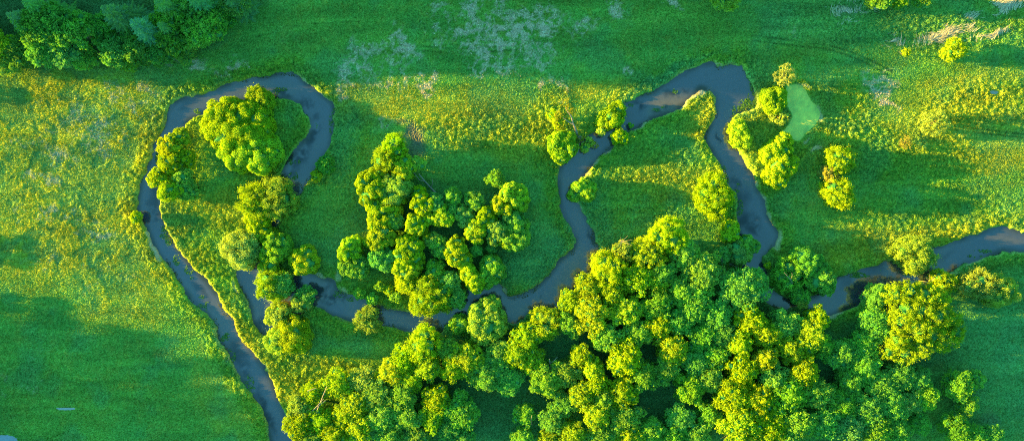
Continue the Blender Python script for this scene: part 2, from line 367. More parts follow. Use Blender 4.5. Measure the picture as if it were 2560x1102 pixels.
# ------------------------------------------------------------------ river outline (photo pixels, both banks walked downstream)
BANK_A = [(700,1240),(677,1102),(655,1027),(616,968),(586,914),(552,855),(542,820),(513,781),(473,742),(444,698),(414,658),(395,634),(380,604),
 (364,565),(346,538),(342,507),(349,464),(357,443),(366,427),(380,390),(386,362),(406,325),(416,291),(434,257),(468,243),(511,234),(554,217),(588,206),(625,195),
 (656,194),(684,188),(718,181),(733,181),(749,192),(764,209),(792,229),(814,245),(829,257),(834,282),(829,319),(826,353),(811,384),(792,408),(783,427),
 (774,451),(758,473),(740,498),(724,518),(711,533),(700,548),(686,570),(676,592),(668,615),(660,640),(655,670),(660,700),(668,725),(682,748),(697,742),(705,720),
 (722,697),(745,683),(764,681),(803,694),(833,707),(842,725),(862,735),(875,741),(899,748),(920,756),(946,767),(970,772),(993,776),(1019,781),(1043,783),
 (1088,767),(1125,765),(1147,755),(1166,729),(1201,720),(1227,715),(1246,710),(1260,729),(1274,741),(1288,741),(1310,734),(1330,726),(1370,691),(1395,656),
 (1425,631),(1442,606),(1440,590),(1429,568),(1415,542),(1402,516),(1397,479),(1399,448),(1403,427),(1405,411),(1424,394),(1442,377),(1451,362),(1466,344),(1485,331),
 (1512,326),(1537,316),(1550,307),(1562,285),(1558,266),(1584,248),(1605,236),(1636,229),(1655,214),(1695,192),(1722,177),(1747,165),(1784,158),(1796,165),(1821,163),
 (1846,163),(1858,158),(1867,183),(1877,202),(1883,226),(1889,242),(1893,262),(1872,276),(1846,284),(1833,296),(1830,313),(1827,337),(1837,368),(1861,396),(1868,418),
 (1885,443),(1894,475),(1911,498),(1914,530),(1932,562),(1946,588),(1940,609),(1923,629),(1909,644),(1911,666),(1916,690),(1922,716),(1950,738),(1990,747),(2025,746),
 (2045,741),(2070,722),(2085,706),(2100,691),(2135,681),(2175,666),(2225,656),(2280,640),(2330,621),(2400,601),(2440,586),(2480,571),(2510,566),(2560,581),(2700,600)]
BANK_B = [(790,1240),(734,1102),(719,1056),(700,1012),(685,973),(670,938),(640,894),(596,840),(586,806),(559,771),(537,732),(513,702),(478,668),(449,629),(419,585),
 (410,562),(404,540),(397,519),(394,473),(392,446),(402,410),(416,378),(437,342),(456,319),(468,300),(505,283),(536,259),(576,252),(613,248),(659,243),(690,243),(721,246),
 (749,260),(764,282),(775,303),(773,331),(755,356),(736,380),(718,402),(704,436),(709,458),(703,480),(690,510),(670,535),(645,565),(625,600),(610,635),(598,664),
 (592,690),(609,733),(627,768),(631,803),(645,825),(659,833),(672,832),(690,815),(710,805),(735,795),(760,772),(777,764),(799,768),(825,786),(860,796),(880,801),
 (950,816),(1000,821),(1035,831),(1095,833),(1110,816),(1130,800),(1170,785),(1210,782),(1255,790),(1280,806),(1310,796),(1330,778),(1380,771),(1400,756),(1435,736),
 (1445,696),(1490,671),(1500,636),(1490,601),(1476,571),(1458,527),(1447,507),(1429,487),(1426,478),(1457,445),(1466,430),(1494,396),(1519,374),(1531,365),
 (1548,345),(1568,325),(1596,317),(1624,297),(1667,282),(1682,276),(1719,254),(1738,232),(1750,217),(1769,222),(1787,232),(1793,248),(1790,279),(1781,307),
 (1769,331),(1767,353),(1781,374),(1800,405),(1812,439),(1824,458),(1842,484),(1845,507),(1841,545),(1846,565),(1856,595),(1872,615),(1866,640),(1856,664),(1862,690),
 (1885,725),(1915,756),(1960,768),(2000,773),(2035,782),(2060,788),(2080,788),(2115,771),(2175,748),(2245,730),(2310,711),(2370,686),(2420,656),(2470,641),(2510,626),(2560,631),(2700,650)]
POND = [(1966,216),(1988,210),(2014,222),(2030,250),(2049,277),(2048,295),(2041,311),(2014,334),(2003,353),(1988,351),(1970,340),(1953,330),(1969,315),(1982,292),(1972,270),(1969,250)]
PUDDLES_AND_LOG = [(6,1100,34,13), (2486,231,12,5), (165,1021,22,3.5)]  # last strip stands for a white log, laid as pale water

def smooth_line(pts, closed=False, n=4):
    p = np.array(pts, float)
    out = []
    m = len(p)
    for i in range(m if closed else m-1):
        if closed:
            p0, p1, p2, p3 = p[i-1], p[i], p[(i+1) % m], p[(i+2) % m]
        else:
            p0, p1, p2, p3 = p[max(i-1, 0)], p[i], p[i+1], p[min(i+2, m-1)]
        for k in range(n):
            t = k/n
            out.append(0.5*((2*p1)+(-p0+p2)*t+(2*p0-5*p1+4*p2-p3)*t*t+(-p0+3*p1-3*p2+p3)*t**3))
    if not closed: out.append(p[-1])
    return np.array(out)

def to_world(p):
    return np.stack([(p[:, 0]-CX)*S, (CY-p[:, 1])*S], 1)

RIVER_POLY = np.concatenate([to_world(smooth_line(BANK_A, n=2)), to_world(smooth_line(BANK_B, n=2))[::-1]])
POND_POLY = to_world(smooth_line(POND, True, 3))

def signed_dist(x, y, poly):
    """negative inside"""
    sh = np.shape(x)
    x = np.ravel(x).astype(np.float32); y = np.ravel(y).astype(np.float32)
    d2 = np.full(x.shape, 1e9, np.float32); ins = np.zeros(x.shape, bool)
    for (ax, ay), (bx, by) in zip(poly.astype(np.float32), np.roll(poly, -1, 0).astype(np.float32)):
        ex, ey = bx-ax, by-ay
        l2 = ex*ex+ey*ey
        if l2 < 1e-9: continue
        t = np.clip(((x-ax)*ex+(y-ay)*ey)/l2, 0, 1)
        d2 = np.minimum(d2, (x-ax-t*ex)**2+(y-ay-t*ey)**2)
        if ay != by:
            c = (ay > y) != (by > y)
            ins ^= c & (x < (bx-ax)*(y-ay)/(by-ay)+ax)
    d = np.sqrt(d2)
    return np.where(ins, -d, d).reshape(sh)

# coarse distance field, sampled bilinearly afterwards
FX = np.arange(-172, 172.01, 0.5); FY = np.arange(-84, 84.01, 0.5)
_gx, _gy = np.meshgrid(FX, FY, indexing='ij')
SD_R = signed_dist(_gx, _gy, RIVER_POLY)
SD_P = signed_dist(_gx, _gy, POND_POLY)

def sample(field, x, y):
    u = np.clip((x-FX[0])/0.5, 0, len(FX)-1.001); v = np.clip((y-FY[0])/0.5, 0, len(FY)-1.001)
    i = u.astype(int); j = v.astype(int); a = u-i; b = v-j
    return (field[i, j]*(1-a)+field[i+1, j]*a)*(1-b)+(field[i, j+1]*(1-a)+field[i+1, j+1]*a)*b

def outside_fade(x, y):
    return sstep(0, 12, np.maximum(np.abs(x)-158, np.abs(y)-72))

def blob(x, y, px, py, rx, ry, rot=0.0, soft=0.5):
    wx, wy = wpt(px, py)
    a = math.radians(-rot)
    dx, dy = x-wx, y-wy
    u = (dx*math.cos(a)+dy*math.sin(a))/(rx*S); v = (-dx*math.sin(a)+dy*math.cos(a))/(ry*S)
    return 1-sstep(1-soft, 1+soft, np.hypot(u, v))

def paint(x, y, items):
    m = np.zeros(np.shape(x))
    for it in items:
        w = it[-1]
        m = np.maximum(m, w*blob(x, y, *it[:-1]))
    return m

# px, py, rx, ry, rotation, softness, weight -- what grows where (colour and height of the herbs; gold and wood floor also carry painted sun and shade)
LUSH = [(450,560,55,70,55,.5,1),(520,660,60,90,-50,.5,1),(620,850,40,120,-32,.5,1),(700,960,70,110,-30,.5,1),(780,930,160,60,4,.5,.9),(560,430,190,190,0,.4,.5),(620,560,120,90,0,.5,.8),
 (1010,740,140,50,12,.5,1),(1620,420,190,190,0,.5,.55),(1690,480,150,60,0,.6,.8),(1930,330,90,170,0,.5,.9),(2080,330,130,110,0,.5,.95),(2200,390,150,70,0,.6,.9),(2350,400,90,90,0,.6,.7),
 (2330,540,260,60,0,.6,.6),(2250,610,320,35,-10,.6,.95),(2450,270,150,70,-10,.6,.8),(1220,330,180,50,6,.5,.85),(1380,340,60,110,0,.5,.9),(870,370,50,130,0,.5,.7),(1510,560,60,120,0,.5,.6),
 (2300,60,320,70,4,.4,.6),(1880,210,60,90,0,.5,.8),(900,820,180,30,8,.6,.7),(1290,660,110,90,0,.4,.5),(1100,380,180,70,0,.5,.25)]
FLOWER = [(1120,60,50,70,0,.8,.9),(1240,80,150,70,0,.8,1),(1330,110,60,60,0,.8,.95),(1370,160,25,90,5,.8,.8),(1240,160,60,45,0,.8,.85),(910,130,40,40,0,.8,.8),(900,190,75,40,0,.8,.9),(990,150,60,60,0,.8,.75),
 (1060,200,40,25,0,.8,.7),(1470,50,30,22,0,.8,.9),(1550,25,45,30,-35,.8,.8),(1680,20,35,12,0,.8,.6),(1560,185,18,12,0,.8,.7),(2190,205,40,35,0,.8,.9),(2220,250,45,20,20,.8,.7),(460,160,45,25,0,.8,.6),(560,170,40,18,0,.8,.6),
 (120,370,55,35,0,.8,.85),(105,450,40,16,0,.8,.9),(40,360,40,20,0,.8,.6),(300,230,60,35,0,.8,.75),(340,260,50,60,0,.8,.5),(230,320,70,80,0,.9,.55),(170,560,170,50,0,.9,.5),(40,540,50,20,0,.8,.6),(200,680,120,40,0,.9,.55),(310,380,30,50,0,.9,.5),
 (970,310,22,18,0,.7,.9),(60,960,60,60,0,.9,.3),(130,230,60,20,0,.8,.3),(1390,230,25,60,0,.8,.6),(870,230,40,20,0,.8,.6),(2000,60,30,20,0,.8,.3)]
SAND = [(1750,226,14,10,-25,.5,1),(1725,246,26,5,-38,.5,1),(1690,268,30,4,-15,.5,1),(1660,278,20,3,-15,.5,.6),(1886,452,6,22,-20,.5,1),(1906,500,6,26,-20,.5,1),(1922,545,5,24,-20,.5,.8),(1944,600,9,22,10,.5,.9),(386,622,5,32,-22,.5,1),(370,585,4,20,-12,.5,.8),
 (795,690,34,6,18,.5,.8),(2085,786,24,4,-22,.5,1),(2150,757,40,3,-22,.5,.6),(2370,690,26,4,-25,.5,.7),(2440,650,30,4,-25,.5,.6),(1258,726,6,16,-28,.5,.8),(1522,374,20,3.5,-42,.5,1),(1484,408,12,5,-45,.5,.9),(1470,432,8,10,-20,.5,.8),(1600,318,22,3,-30,.5,.8),
 (1790,159,16,3,15,.5,.7),(768,210,26,3.5,38,.5,.8),(805,240,22,4,32,.5,.9),(845,690,8,14,0,.5,.6),(860,730,14,6,35,.5,.6),(2012,352,10,4,-45,.5,.6),(2050,285,5,18,-8,.5,.7),(2040,372,14,4,-35,.5,.7),(2010,215,16,4,25,.5,.5),(775,305,5,14,0,.5,.4),(1446,512,4,16,-25,.5,.6),(590,715,4,20,-15,.5,.5),(1275,744,22,3,0,.5,.5)]
MUD = [(1040,345,20,48,-12,.6,.9),(1010,300,24,12,10,.6,.6),(1036,388,24,14,0,.6,.7),(130,12,22,10,0,.6,.5),(460,14,30,14,0,.6,.9),(560,45,40,6,-25,.6,.7),(236,104,10,10,0,.6,.6),(2480,1060,30,30,0,.6,.4),(1540,100,10,10,0,.5,.0)]
DRY = [(2118,34,30,20,0,.6,.8),(2345,92,42,12,-18,.6,1),(2370,80,16,12,0,.6,.9),(2440,88,22,12,0,.6,.9),(2480,88,34,8,-12,.6,.8),(2420,55,24,16,0,.6,.7),(2510,18,40,22,0,.6,.8),(2225,105,22,10,0,.6,.7),(2330,100,16,9,-30,.6,.8),(2185,18,8,8,0,.6,.6),(2250,120,12,12,0,.6,.5)]
TEAL = [(540,810,16,150,-32,.6,.9),(390,400,16,120,16,.6,.7),(1440,560,30,100,-10,.6,.7),(860,320,34,130,0,.6,.6),(1880,230,36,90,10,.6,.7),(2180,50,300,70,5,.5,.45),(1640,215,130,14,-28,.6,.8),(1330,640,90,80,0,.5,.6),(2500,900,130,220,0,.6,.5),(1480,560,50,90,-20,.6,.6)]

TRACKS = [[(1880,88),(1940,96),(2000,104),(2072,115),(2131,131),(2180,153),(2230,178)], [(1880,102),(1940,109),(2000,116),(2066,123),(2122,140),(2170,160),(2220,186)], [(2360,313),(2430,321),(2500,329),(2580,338)], [(2360,321),(2430,330),(2500,338),(2580,347)],
 [(640,92),(720,70),(800,58),(900,54)], [(1000,112),(1060,116),(1130,122),(1200,120),(1300,112)], [(1000,124),(1060,127),(1130,133),(1200,131),(1300,124)]]
SUN_GOLD = [(600,850,36,160,-32,.5,.75),(470,640,50,70,-50,.5,.6),(700,1000,50,90,-30,.5,.7),(560,520,110,40,0,.5,.6),(450,540,40,90,0,.5,.6),(800,930,120,40,0,.5,.5),(1900,330,60,120,0,.5,.5),(1760,290,40,60,0,.5,.7),(1690,450,140,50,0,.5,.6),(2250,605,320,36,-10,.6,.8),(2080,320,90,90,0,.5,.5),(180,330,260,170,0,.4,.9),(180,560,260,170,0,.4,.85),(330,700,130,110,-40,.5,.6),(560,1000,60,110,-30,.5,.5),(1100,270,300,50,4,.5,.9),(1250,330,160,60,8,.5,.6),(1480,240,130,30,-3,.5,.7),(870,255,60,30,0,.5,.6),(2430,300,190,100,0,.5,.8),(2500,390,120,40,0,.5,.8),(2250,290,120,40,0,.5,.6),(2420,200,160,22,-8,.5,.7)]  # yellower herbs where the sun falls, its warmth painted into the colour
WEST = [(170,330,240,170,0,.35,1),(170,570,230,150,0,.4,1),(300,700,120,80,-40,.5,.6)]
WOODFLOOR_SHADE = [(180,60,330,110,0,.3,1),(480,60,90,60,0,.4,.9),(600,20,90,20,-10,.5,.7),(1760,900,330,190,0,.3,1),(1600,720,120,100,0,.4,.9),(1290,985,150,90,0,.4,.75),(1100,1010,220,100,0,.4,.9),(1380,880,160,90,0,.4,.9),(2150,960,150,150,0,.4,1),(2290,820,110,110,0,.4,.9),(2120,830,50,50,0,.5,.7),(2380,960,80,60,0,.6,.5),(1030,540,120,60,0,.5,.6),(1200,560,100,80,0,.5,.6),(1090,640,160,60,0,.5,.6),(850,1040,120,60,0,.4,.7)]  # dark litter, with tree shade painted over floor and clearings

def hill(x, y):
    """unseen wooded rises west of the view, added to cast shadows"""
    d = np.hypot((x+300)/75.0, (y-99)/46.0)
    d2 = np.hypot((x+292)/62.0, np.minimum(y+74, 0)/60.0)
    south = (1-sstep(.55, 1.1, d2))*(20.0+13*sstep(-28, -64, y))*sstep(-8, -26, y)
    return np.maximum(52.0*(1-sstep(0.72, 1.12, d)), south)

def ground_maps(x, y):
    fade = 1-outside_fade(x, y)
    wob = (fbm(x, y, 3.6, 5, 4, .6)-0.5)*2.6
    sd = sample(SD_R, x, y)+wob*0.9-.1
    sp = sample(SD_P, x, y)+wob*0.5
    warp_x = x+(fbm(x, y, 9, 21)-0.5)*9; warp_y = y+(fbm(x, y, 9, 22)-0.5)*9
    lush = paint(warp_x, warp_y, LUSH)
    bank = (1-sstep(2.0, 6.5, sd))*sstep(-0.3, 0.8, sd)
    lush = np.maximum(lush, np.maximum(bank*0.9, (1-sstep(1.0, 3.0, sp))*.85))
    flo = paint(warp_x, warp_y, FLOWER)
    fine = fbm(x, y, 4.5, 31, 5, 0.65)
    ridge = 1-np.abs(2*fbm(x+1.5*wob, y, 3.2, 33, 4, .7)-1)
    flo = flo*np.where((x < -105) & (y > -25) & (y < 45), .9, 1.0)
    flower = np.clip((ridge*.7+fine*.6-1.02+.26*flo)*4.2, 0, 1)*np.clip(flo*3, 0, 1)
    wx2 = x+(fbm(x, y, 2.5, 24)-0.5)*2.0; wy2 = y+(fbm(x, y, 2.5, 25)-0.5)*2.0
    sand = np.maximum(paint(wx2, wy2, SAND), 0.28*np.exp(-((sd-0.35)/0.28)**2)*sstep(.45, .7, fbm(x, y, 7, 77, 2)))
    mud = np.clip(paint(warp_x, warp_y, MUD)*1.25-(1-fine)*0.35, 0, 1)
    dry = np.clip(paint(wx2, wy2, DRY)*1.6-(1-fbm(x*0.8+y*0.3, y*2.2, 2.4, 41))*0.9, 0, 1)
    teal = paint(warp_x, warp_y, TEAL)
    gold = paint(warp_x, warp_y, SUN_GOLD)
    wood = paint(warp_x, warp_y, WOODFLOOR_SHADE)
    west = paint(warp_x, warp_y, WEST)
    clump = sstep(0.40, 0.55, fbm(warp_x, warp_y, 5, 15, 5, .65))
    gap = west*(1-clump)
    track = np.zeros(np.shape(x))
    for line in TRACKS:
        pts = to_world(smooth_line(line, n=3))
        for (ax, ay), (bx, by) in zip(pts[:-1], pts[1:]):
            near = (x > min(ax, bx)-1.5) & (x < max(ax, bx)+1.5) & (y > min(ay, by)-1.5) & (y < max(ay, by)+1.5)
            xx, yy = x[near], y[near]
            t = np.clip(((xx-ax)*(bx-ax)+(yy-ay)*(by-ay))/((bx-ax)**2+(by-ay)**2), 0, 1)
            d = np.hypot(xx-ax-t*(bx-ax), yy-ay-t*(by-ay))
            track[near] = np.maximum(track[near], np.exp(-(d/.32)**2))
    track *= sstep(.3, .5, fbm(x, y, 4, 95, 3))
    return dict(fade=fade, sd=sd, sp=sp, lush=lush, flower=flower, sand=sand, mud=mud, dry=dry, teal=teal, fine=fine, gold=gold, wood=wood, west=west, clump=clump, gap=gap, track=track)

def ground_height(x, y, m, lumps=True):
    px = x/S+CX; py = CY-y/S
    z = (fbm(x, y, 30, 3, 2)-0.5)*0.5*m['fade'] + hill(x, y)
    lump = np.zeros(np.shape(x))
    if lumps:
        d1, v1 = worley(x+(fbm(x, y, 2, 8, 2)-.5)*.8, y, 1.25, 11)
        d2, v2 = worley(x, y+(fbm(x, y, 2, 9, 2)-.5)*.8, 0.8, 12)
        l1 = np.sqrt(np.clip(1-(d1/(0.55+0.5*v1))**2, 0, 1))*(0.35+0.65*v1)
        l2 = np.sqrt(np.clip(1-(d2/(0.3+0.3*v2))**2, 0, 1))*(0.3+0.7*v2)
        west, clump = m['west'], m['clump']
        big = np.clip(m['lush'], 0, 1)
        lump = 0.55*l1*big + 0.28*l2*(0.15+0.85*big) + west*clump*(0.14+0.06*l1+0.10*l2)
        lump = lump*(1-m['sand'])*(1-0.7*m['mud'])*m['fade']
        z = z+lump
        z = z-.12*m['track']
    zb = -1.5
    inside = 1-sstep(-1.0, 0.9, m['sd'])
    z = z*(1-inside)+zb*inside
    ins2 = 1-sstep(-0.8, 0.8, m['sp'])
    z = z*(1-ins2)-1.1*ins2
    for (qx, qy, rx, ry) in PUDDLES_AND_LOG:
        b = blob(x, y, qx, qy, rx, ry, 0, .35)
        z = z*(1-b)-0.5*b
    return z, lump

# ------------------------------------------------------------------ materials
def new_mat(name):
    m = bpy.data.materials.new(name); m.use_nodes = True
    nt = m.node_tree; nt.nodes.clear()
    return m, nt, nt.nodes, nt.links

def node(nodes, t, **kw):
    n = nodes.new(t)
    for k, v in kw.items(): setattr(n, k, v)
    return n

def mixcol(nodes, links, fac, a, b, blend='MIX'):
    n = nodes.new('ShaderNodeMix'); n.data_type = 'RGBA'; n.blend_type = blend
    for sock, v in ((n.inputs[0], fac), (n.inputs[6], a), (n.inputs[7], b)):
        if isinstance(v, bpy.types.NodeSocket): links.new(v, sock)
        elif isinstance(v, (int, float)): sock.default_value = v
        else: sock.default_value = (*v, 1)
    return n.outputs[2]

def math_n(nodes, links, op, a, b=None, clamp=False):
    n = nodes.new('ShaderNodeMath'); n.operation = op; n.use_clamp = clamp
    for i, v in enumerate((a, b)):
        if v is None: continue
        if isinstance(v, bpy.types.NodeSocket): links.new(v, n.inputs[i])
        else: n.inputs[i].default_value = v
    return n.outputs[0]

def leafy_surface(nt, nodes, links, colour, trans=0.3, tint=(1.15, 1.1, .5)):
    d = nodes.new('ShaderNodeBsdfDiffuse'); links.new(colour, d.inputs[0])
    t = nodes.new('ShaderNodeBsdfTranslucent')
    links.new(mixcol(nodes, links, 1.0, colour, tint, 'MULTIPLY'), t.inputs[0])
    mx = nodes.new('ShaderNodeMixShader'); mx.inputs[0].default_value = trans
    links.new(d.outputs[0], mx.inputs[1]); links.new(t.outputs[0], mx.inputs[2])
    o = nodes.new('ShaderNodeOutputMaterial'); links.new(mx.outputs[0], o.inputs[0])

def mat_foliage():
    m, nt, N, L = new_mat('foliage')
    oi = N.new('ShaderNodeObjectInfo')
    at = node(N, 'ShaderNodeAttribute', attribute_name='tint')
    warm = mixcol(N, L, 1.0, oi.outputs['Color'], (1.16, 1.12, .5), 'MULTIPLY')
    cool = mixcol(N, L, 1.0, oi.outputs['Color'], (.62, .78, 1.2), 'MULTIPLY')
    c = mixcol(N, L, at.outputs['Fac'], cool, warm)
    geo = N.new('ShaderNodeNewGeometry')
    nz = node(N, 'ShaderNodeTexNoise'); nz.inputs['Scale'].default_value = 0.35; nz.inputs['Detail'].default_value = 2
    L.new(geo.outputs['Position'], nz.inputs['Vector'])
    v = math_n(N, L, 'MULTIPLY_ADD', nz.outputs[0], 0.9); N[-1].inputs[2].default_value = 0.55
    hs = N.new('ShaderNodeHueSaturation'); L.new(c, hs.inputs['Color']); L.new(v, hs.inputs['Value'])
    leafy_surface(nt, N, L, hs.outputs[0], 0.4)
    return m

def mat_plain(name, colour, rough=.9, noise=None, scale=3.0):
    m, nt, N, L = new_mat(name)
    p = N.new('ShaderNodeBsdfPrincipled'); p.inputs['Roughness'].default_value = rough
    p.inputs['Specular IOR Level'].default_value = .2
    if noise:
        tc = N.new('ShaderNodeTexCoord')
        nz = N.new('ShaderNodeTexNoise'); nz.inputs['Scale'].default_value = scale; nz.inputs['Detail'].default_value = 5
        L.new(tc.outputs['Object'], nz.inputs['Vector'])
        L.new(mixcol(N, L, nz.outputs[0], colour, noise), p.inputs['Base Color'])
    else:
        p.inputs['Base Color'].default_value = (*colour, 1)
    o = N.new('ShaderNodeOutputMaterial'); L.new(p.outputs[0], o.inputs[0])
    return m

def mat_attr_leaf(name, trans=.3):
    m, nt, N, L = new_mat(name)
    at = node(N, 'ShaderNodeAttribute', attribute_name='col')
    leafy_surface(nt, N, L, at.outputs['Color'], trans)
    return m

def mat_ground():
    m, nt, N, L = new_mat('meadow')
    at = node(N, 'ShaderNodeAttribute', attribute_name='col')
    geo = N.new('ShaderNodeNewGeometry')
    nz = N.new('ShaderNodeTexNoise'); nz.inputs['Scale'].default_value = 2.3; nz.inputs['Detail'].default_value = 6; nz.inputs['Roughness'].default_value = .7
    L.new(geo.outputs['Position'], nz.inputs['Vector'])
    v = math_n(N, L, 'MULTIPLY_ADD', nz.outputs[0], 1.1); N[-1].inputs[2].default_value = 0.45
    hs = N.new('ShaderNodeHueSaturation'); L.new(at.outputs['Color'], hs.inputs['Color']); L.new(v, hs.inputs['Value'])
    d = N.new('ShaderNodeBsdfDiffuse'); L.new(hs.outputs[0], d.inputs[0])
    bz = N.new('ShaderNodeTexNoise'); bz.inputs['Scale'].default_value = 5; bz.inputs['Detail'].default_value = 4
    L.new(geo.outputs['Position'], bz.inputs['Vector'])
    bp = N.new('ShaderNodeBump'); bp.inputs['Strength'].default_value = .5; bp.inputs['Distance'].default_value = .12
    L.new(bz.outputs[0], bp.inputs['Height']); L.new(bp.outputs[0], d.inputs['Normal'])
    o = N.new('ShaderNodeOutputMaterial'); L.new(d.outputs[0], o.inputs[0])
    return m

def mat_water(name, attr='col', rough=.06, gloss=.125):
    m, nt, N, L = new_mat(name)
    at = node(N, 'ShaderNodeAttribute', attribute_name=attr)
    geo = N.new('ShaderNodeNewGeometry')
    nz = N.new('ShaderNodeTexNoise'); nz.inputs['Scale'].default_value = 1.1; nz.inputs['Detail'].default_value = 5
    L.new(geo.outputs['Position'], nz.inputs['Vector'])
    v = math_n(N, L, 'MULTIPLY_ADD', nz.outputs[0], 0.5); N[-1].inputs[2].default_value = 0.75
    hs = N.new('ShaderNodeHueSaturation'); L.new(at.outputs['Color'], hs.inputs['Color']); L.new(v, hs.inputs['Value'])
    p = N.new('ShaderNodeBsdfPrincipled'); p.inputs['Roughness'].default_value = rough; p.inputs['IOR'].default_value = 1.33
    p.inputs['Specular IOR Level'].default_value = .9
    L.new(hs.outputs[0], p.inputs['Base Color'])
    wz = N.new('ShaderNodeTexNoise'); wz.inputs['Scale'].default_value = 2.2; wz.inputs['Detail'].default_value = 3
    L.new(geo.outputs['Position'], wz.inputs['Vector'])
    bp = N.new('ShaderNodeBump'); bp.inputs['Strength'].default_value = .25; bp.inputs['Distance'].default_value = .05
    L.new(wz.outputs[0], bp.inputs['Height']); L.new(bp.outputs[0], p.inputs['Normal'])
    o = N.new('ShaderNodeOutputMaterial')
    gl = N.new('ShaderNodeBsdfGlossy'); gl.inputs['Roughness'].default_value = .09; gl.inputs['Color'].default_value = (1, .86, .92, 1)
    L.new(bp.outputs[0], gl.inputs['Normal'])
    mx = N.new('ShaderNodeMixShader'); L.new(math_n(N, L, 'MULTIPLY', at.outputs['Alpha'], gloss), mx.inputs[0])
    L.new(p.outputs[0], mx.inputs[1]); L.new(gl.outputs[0], mx.inputs[2]); L.new(mx.outputs[0], o.inputs[0])
    return m

M_FOL = mat_foliage()
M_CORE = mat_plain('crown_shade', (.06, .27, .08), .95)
M_BARK = mat_plain('bark', (.16, .12, .08), .95, (.30, .24, .16), 6)
M_DEAD = mat_plain('bleached_wood', (.38, .34, .29), .9, (.24, .19, .14), 5)
M_GROUND = mat_ground()
M_WATER = mat_water('river_water')
M_DUCK = mat_water('duckweed_water', rough=.5, gloss=.03)
M_STUFF = mat_attr_leaf('herbs', .3)

# ------------------------------------------------------------------ mesh helpers
def mesh_from(name, verts, faces_flat, nside, mats, mat_index=None, smooth=False):
    me = bpy.data.meshes.new(name)
    nv = len(verts); nf = len(faces_flat)//nside
    me.vertices.add(nv); me.vertices.foreach_set('co', np.ascontiguousarray(verts, np.float32).ravel())
    me.loops.add(nf*nside); me.loops.foreach_set('vertex_index', np.ascontiguousarray(faces_flat, np.int32))
    me.polygons.add(nf); me.polygons.foreach_set('loop_start', np.arange(nf, dtype=np.int32)*nside)
    me.polygons.foreach_set('use_smooth', np.full(nf, smooth, bool))
    for m in mats: me.materials.append(m)
    if mat_index is not None: me.polygons.foreach_set('material_index', mat_index.astype(np.int32))
    me.update(calc_edges=True)
    return me

def face_attr(me, name, data):
    a = me.attributes.new(name, 'FLOAT', 'FACE'); a.data.foreach_set('value', np.ascontiguousarray(data, np.float32))

def colour_attr(me, name, rgb, domain):
    a = me.attributes.new(name, 'FLOAT_COLOR', domain)
    c = np.ones((len(rgb), 4), np.float32); c[:, :rgb.shape[1]] = rgb
    a.data.foreach_set('color', c.ravel())

def link(o, parent=None):
    col.objects.link(o)
    if parent is not None: o.parent = parent
    return o

def tag(o, label=None, cat=None, group=None, kind=None):
    if label: o['label'] = label
    if cat: o['category'] = cat
    if group: o['group'] = group
    if kind: o['kind'] = kind
    return o

def unit(v):
    return v/np.maximum(np.linalg.norm(v, axis=-1, keepdims=True), 1e-9)

def leaf_quads(p, n, size, rng, aspect=.6):
    """rhombic leaf sprays centred on p, facing n"""
    k = len(p)
    a = unit(np.cross(n, unit(rng.normal(size=(k, 3)))))
    b = np.cross(n, a)
    s1 = (size*rng.uniform(.65, 1.35, k))[:, None]; s2 = s1*aspect*rng.uniform(.7, 1.3, k)[:, None]
    bend = n*(s1*rng.uniform(-.35, .1, k)[:, None])
    v = np.stack([p+a*s1+bend, p+b*s2, p-a*s1+bend, p-b*s2], 1)
    return v.reshape(-1, 3)

ICO = None
def ico():
    global ICO
    if ICO is None:
        import bmesh
        bm = bmesh.new(); bmesh.ops.create_icosphere(bm, subdivisions=2, radius=1)
        bm.verts.index_update()
        ICO = (np.array([v.co[:] for v in bm.verts]), np.array([[v.index for v in f.verts] for f in bm.faces]))
        bm.free()
    return ICO

STYLE = {   # leaf size, leaf density per m2, clump radius range, clump position range, facing jitter, clumps per lobe
 'W': dict(leaf=.23, dens=15, rs=(.27, .42), pos=(.72, .9), jit=.42, k=30, core=.74),
 'A': dict(leaf=.165, dens=24, rs=(.13, .26), pos=(.6, 1.1), jit=.8, k=62, core=.5, fuzz=.7),
 'S': dict(leaf=.19, dens=18, rs=(.22, .38), pos=(.7, .96), jit=.5, k=32, core=.62, fuzz=.15),
 'D': dict(leaf=.16, dens=19, rs=(.16, .3), pos=(.45, 1.1), jit=1.0, k=30, core=0, fuzz=.6),
}

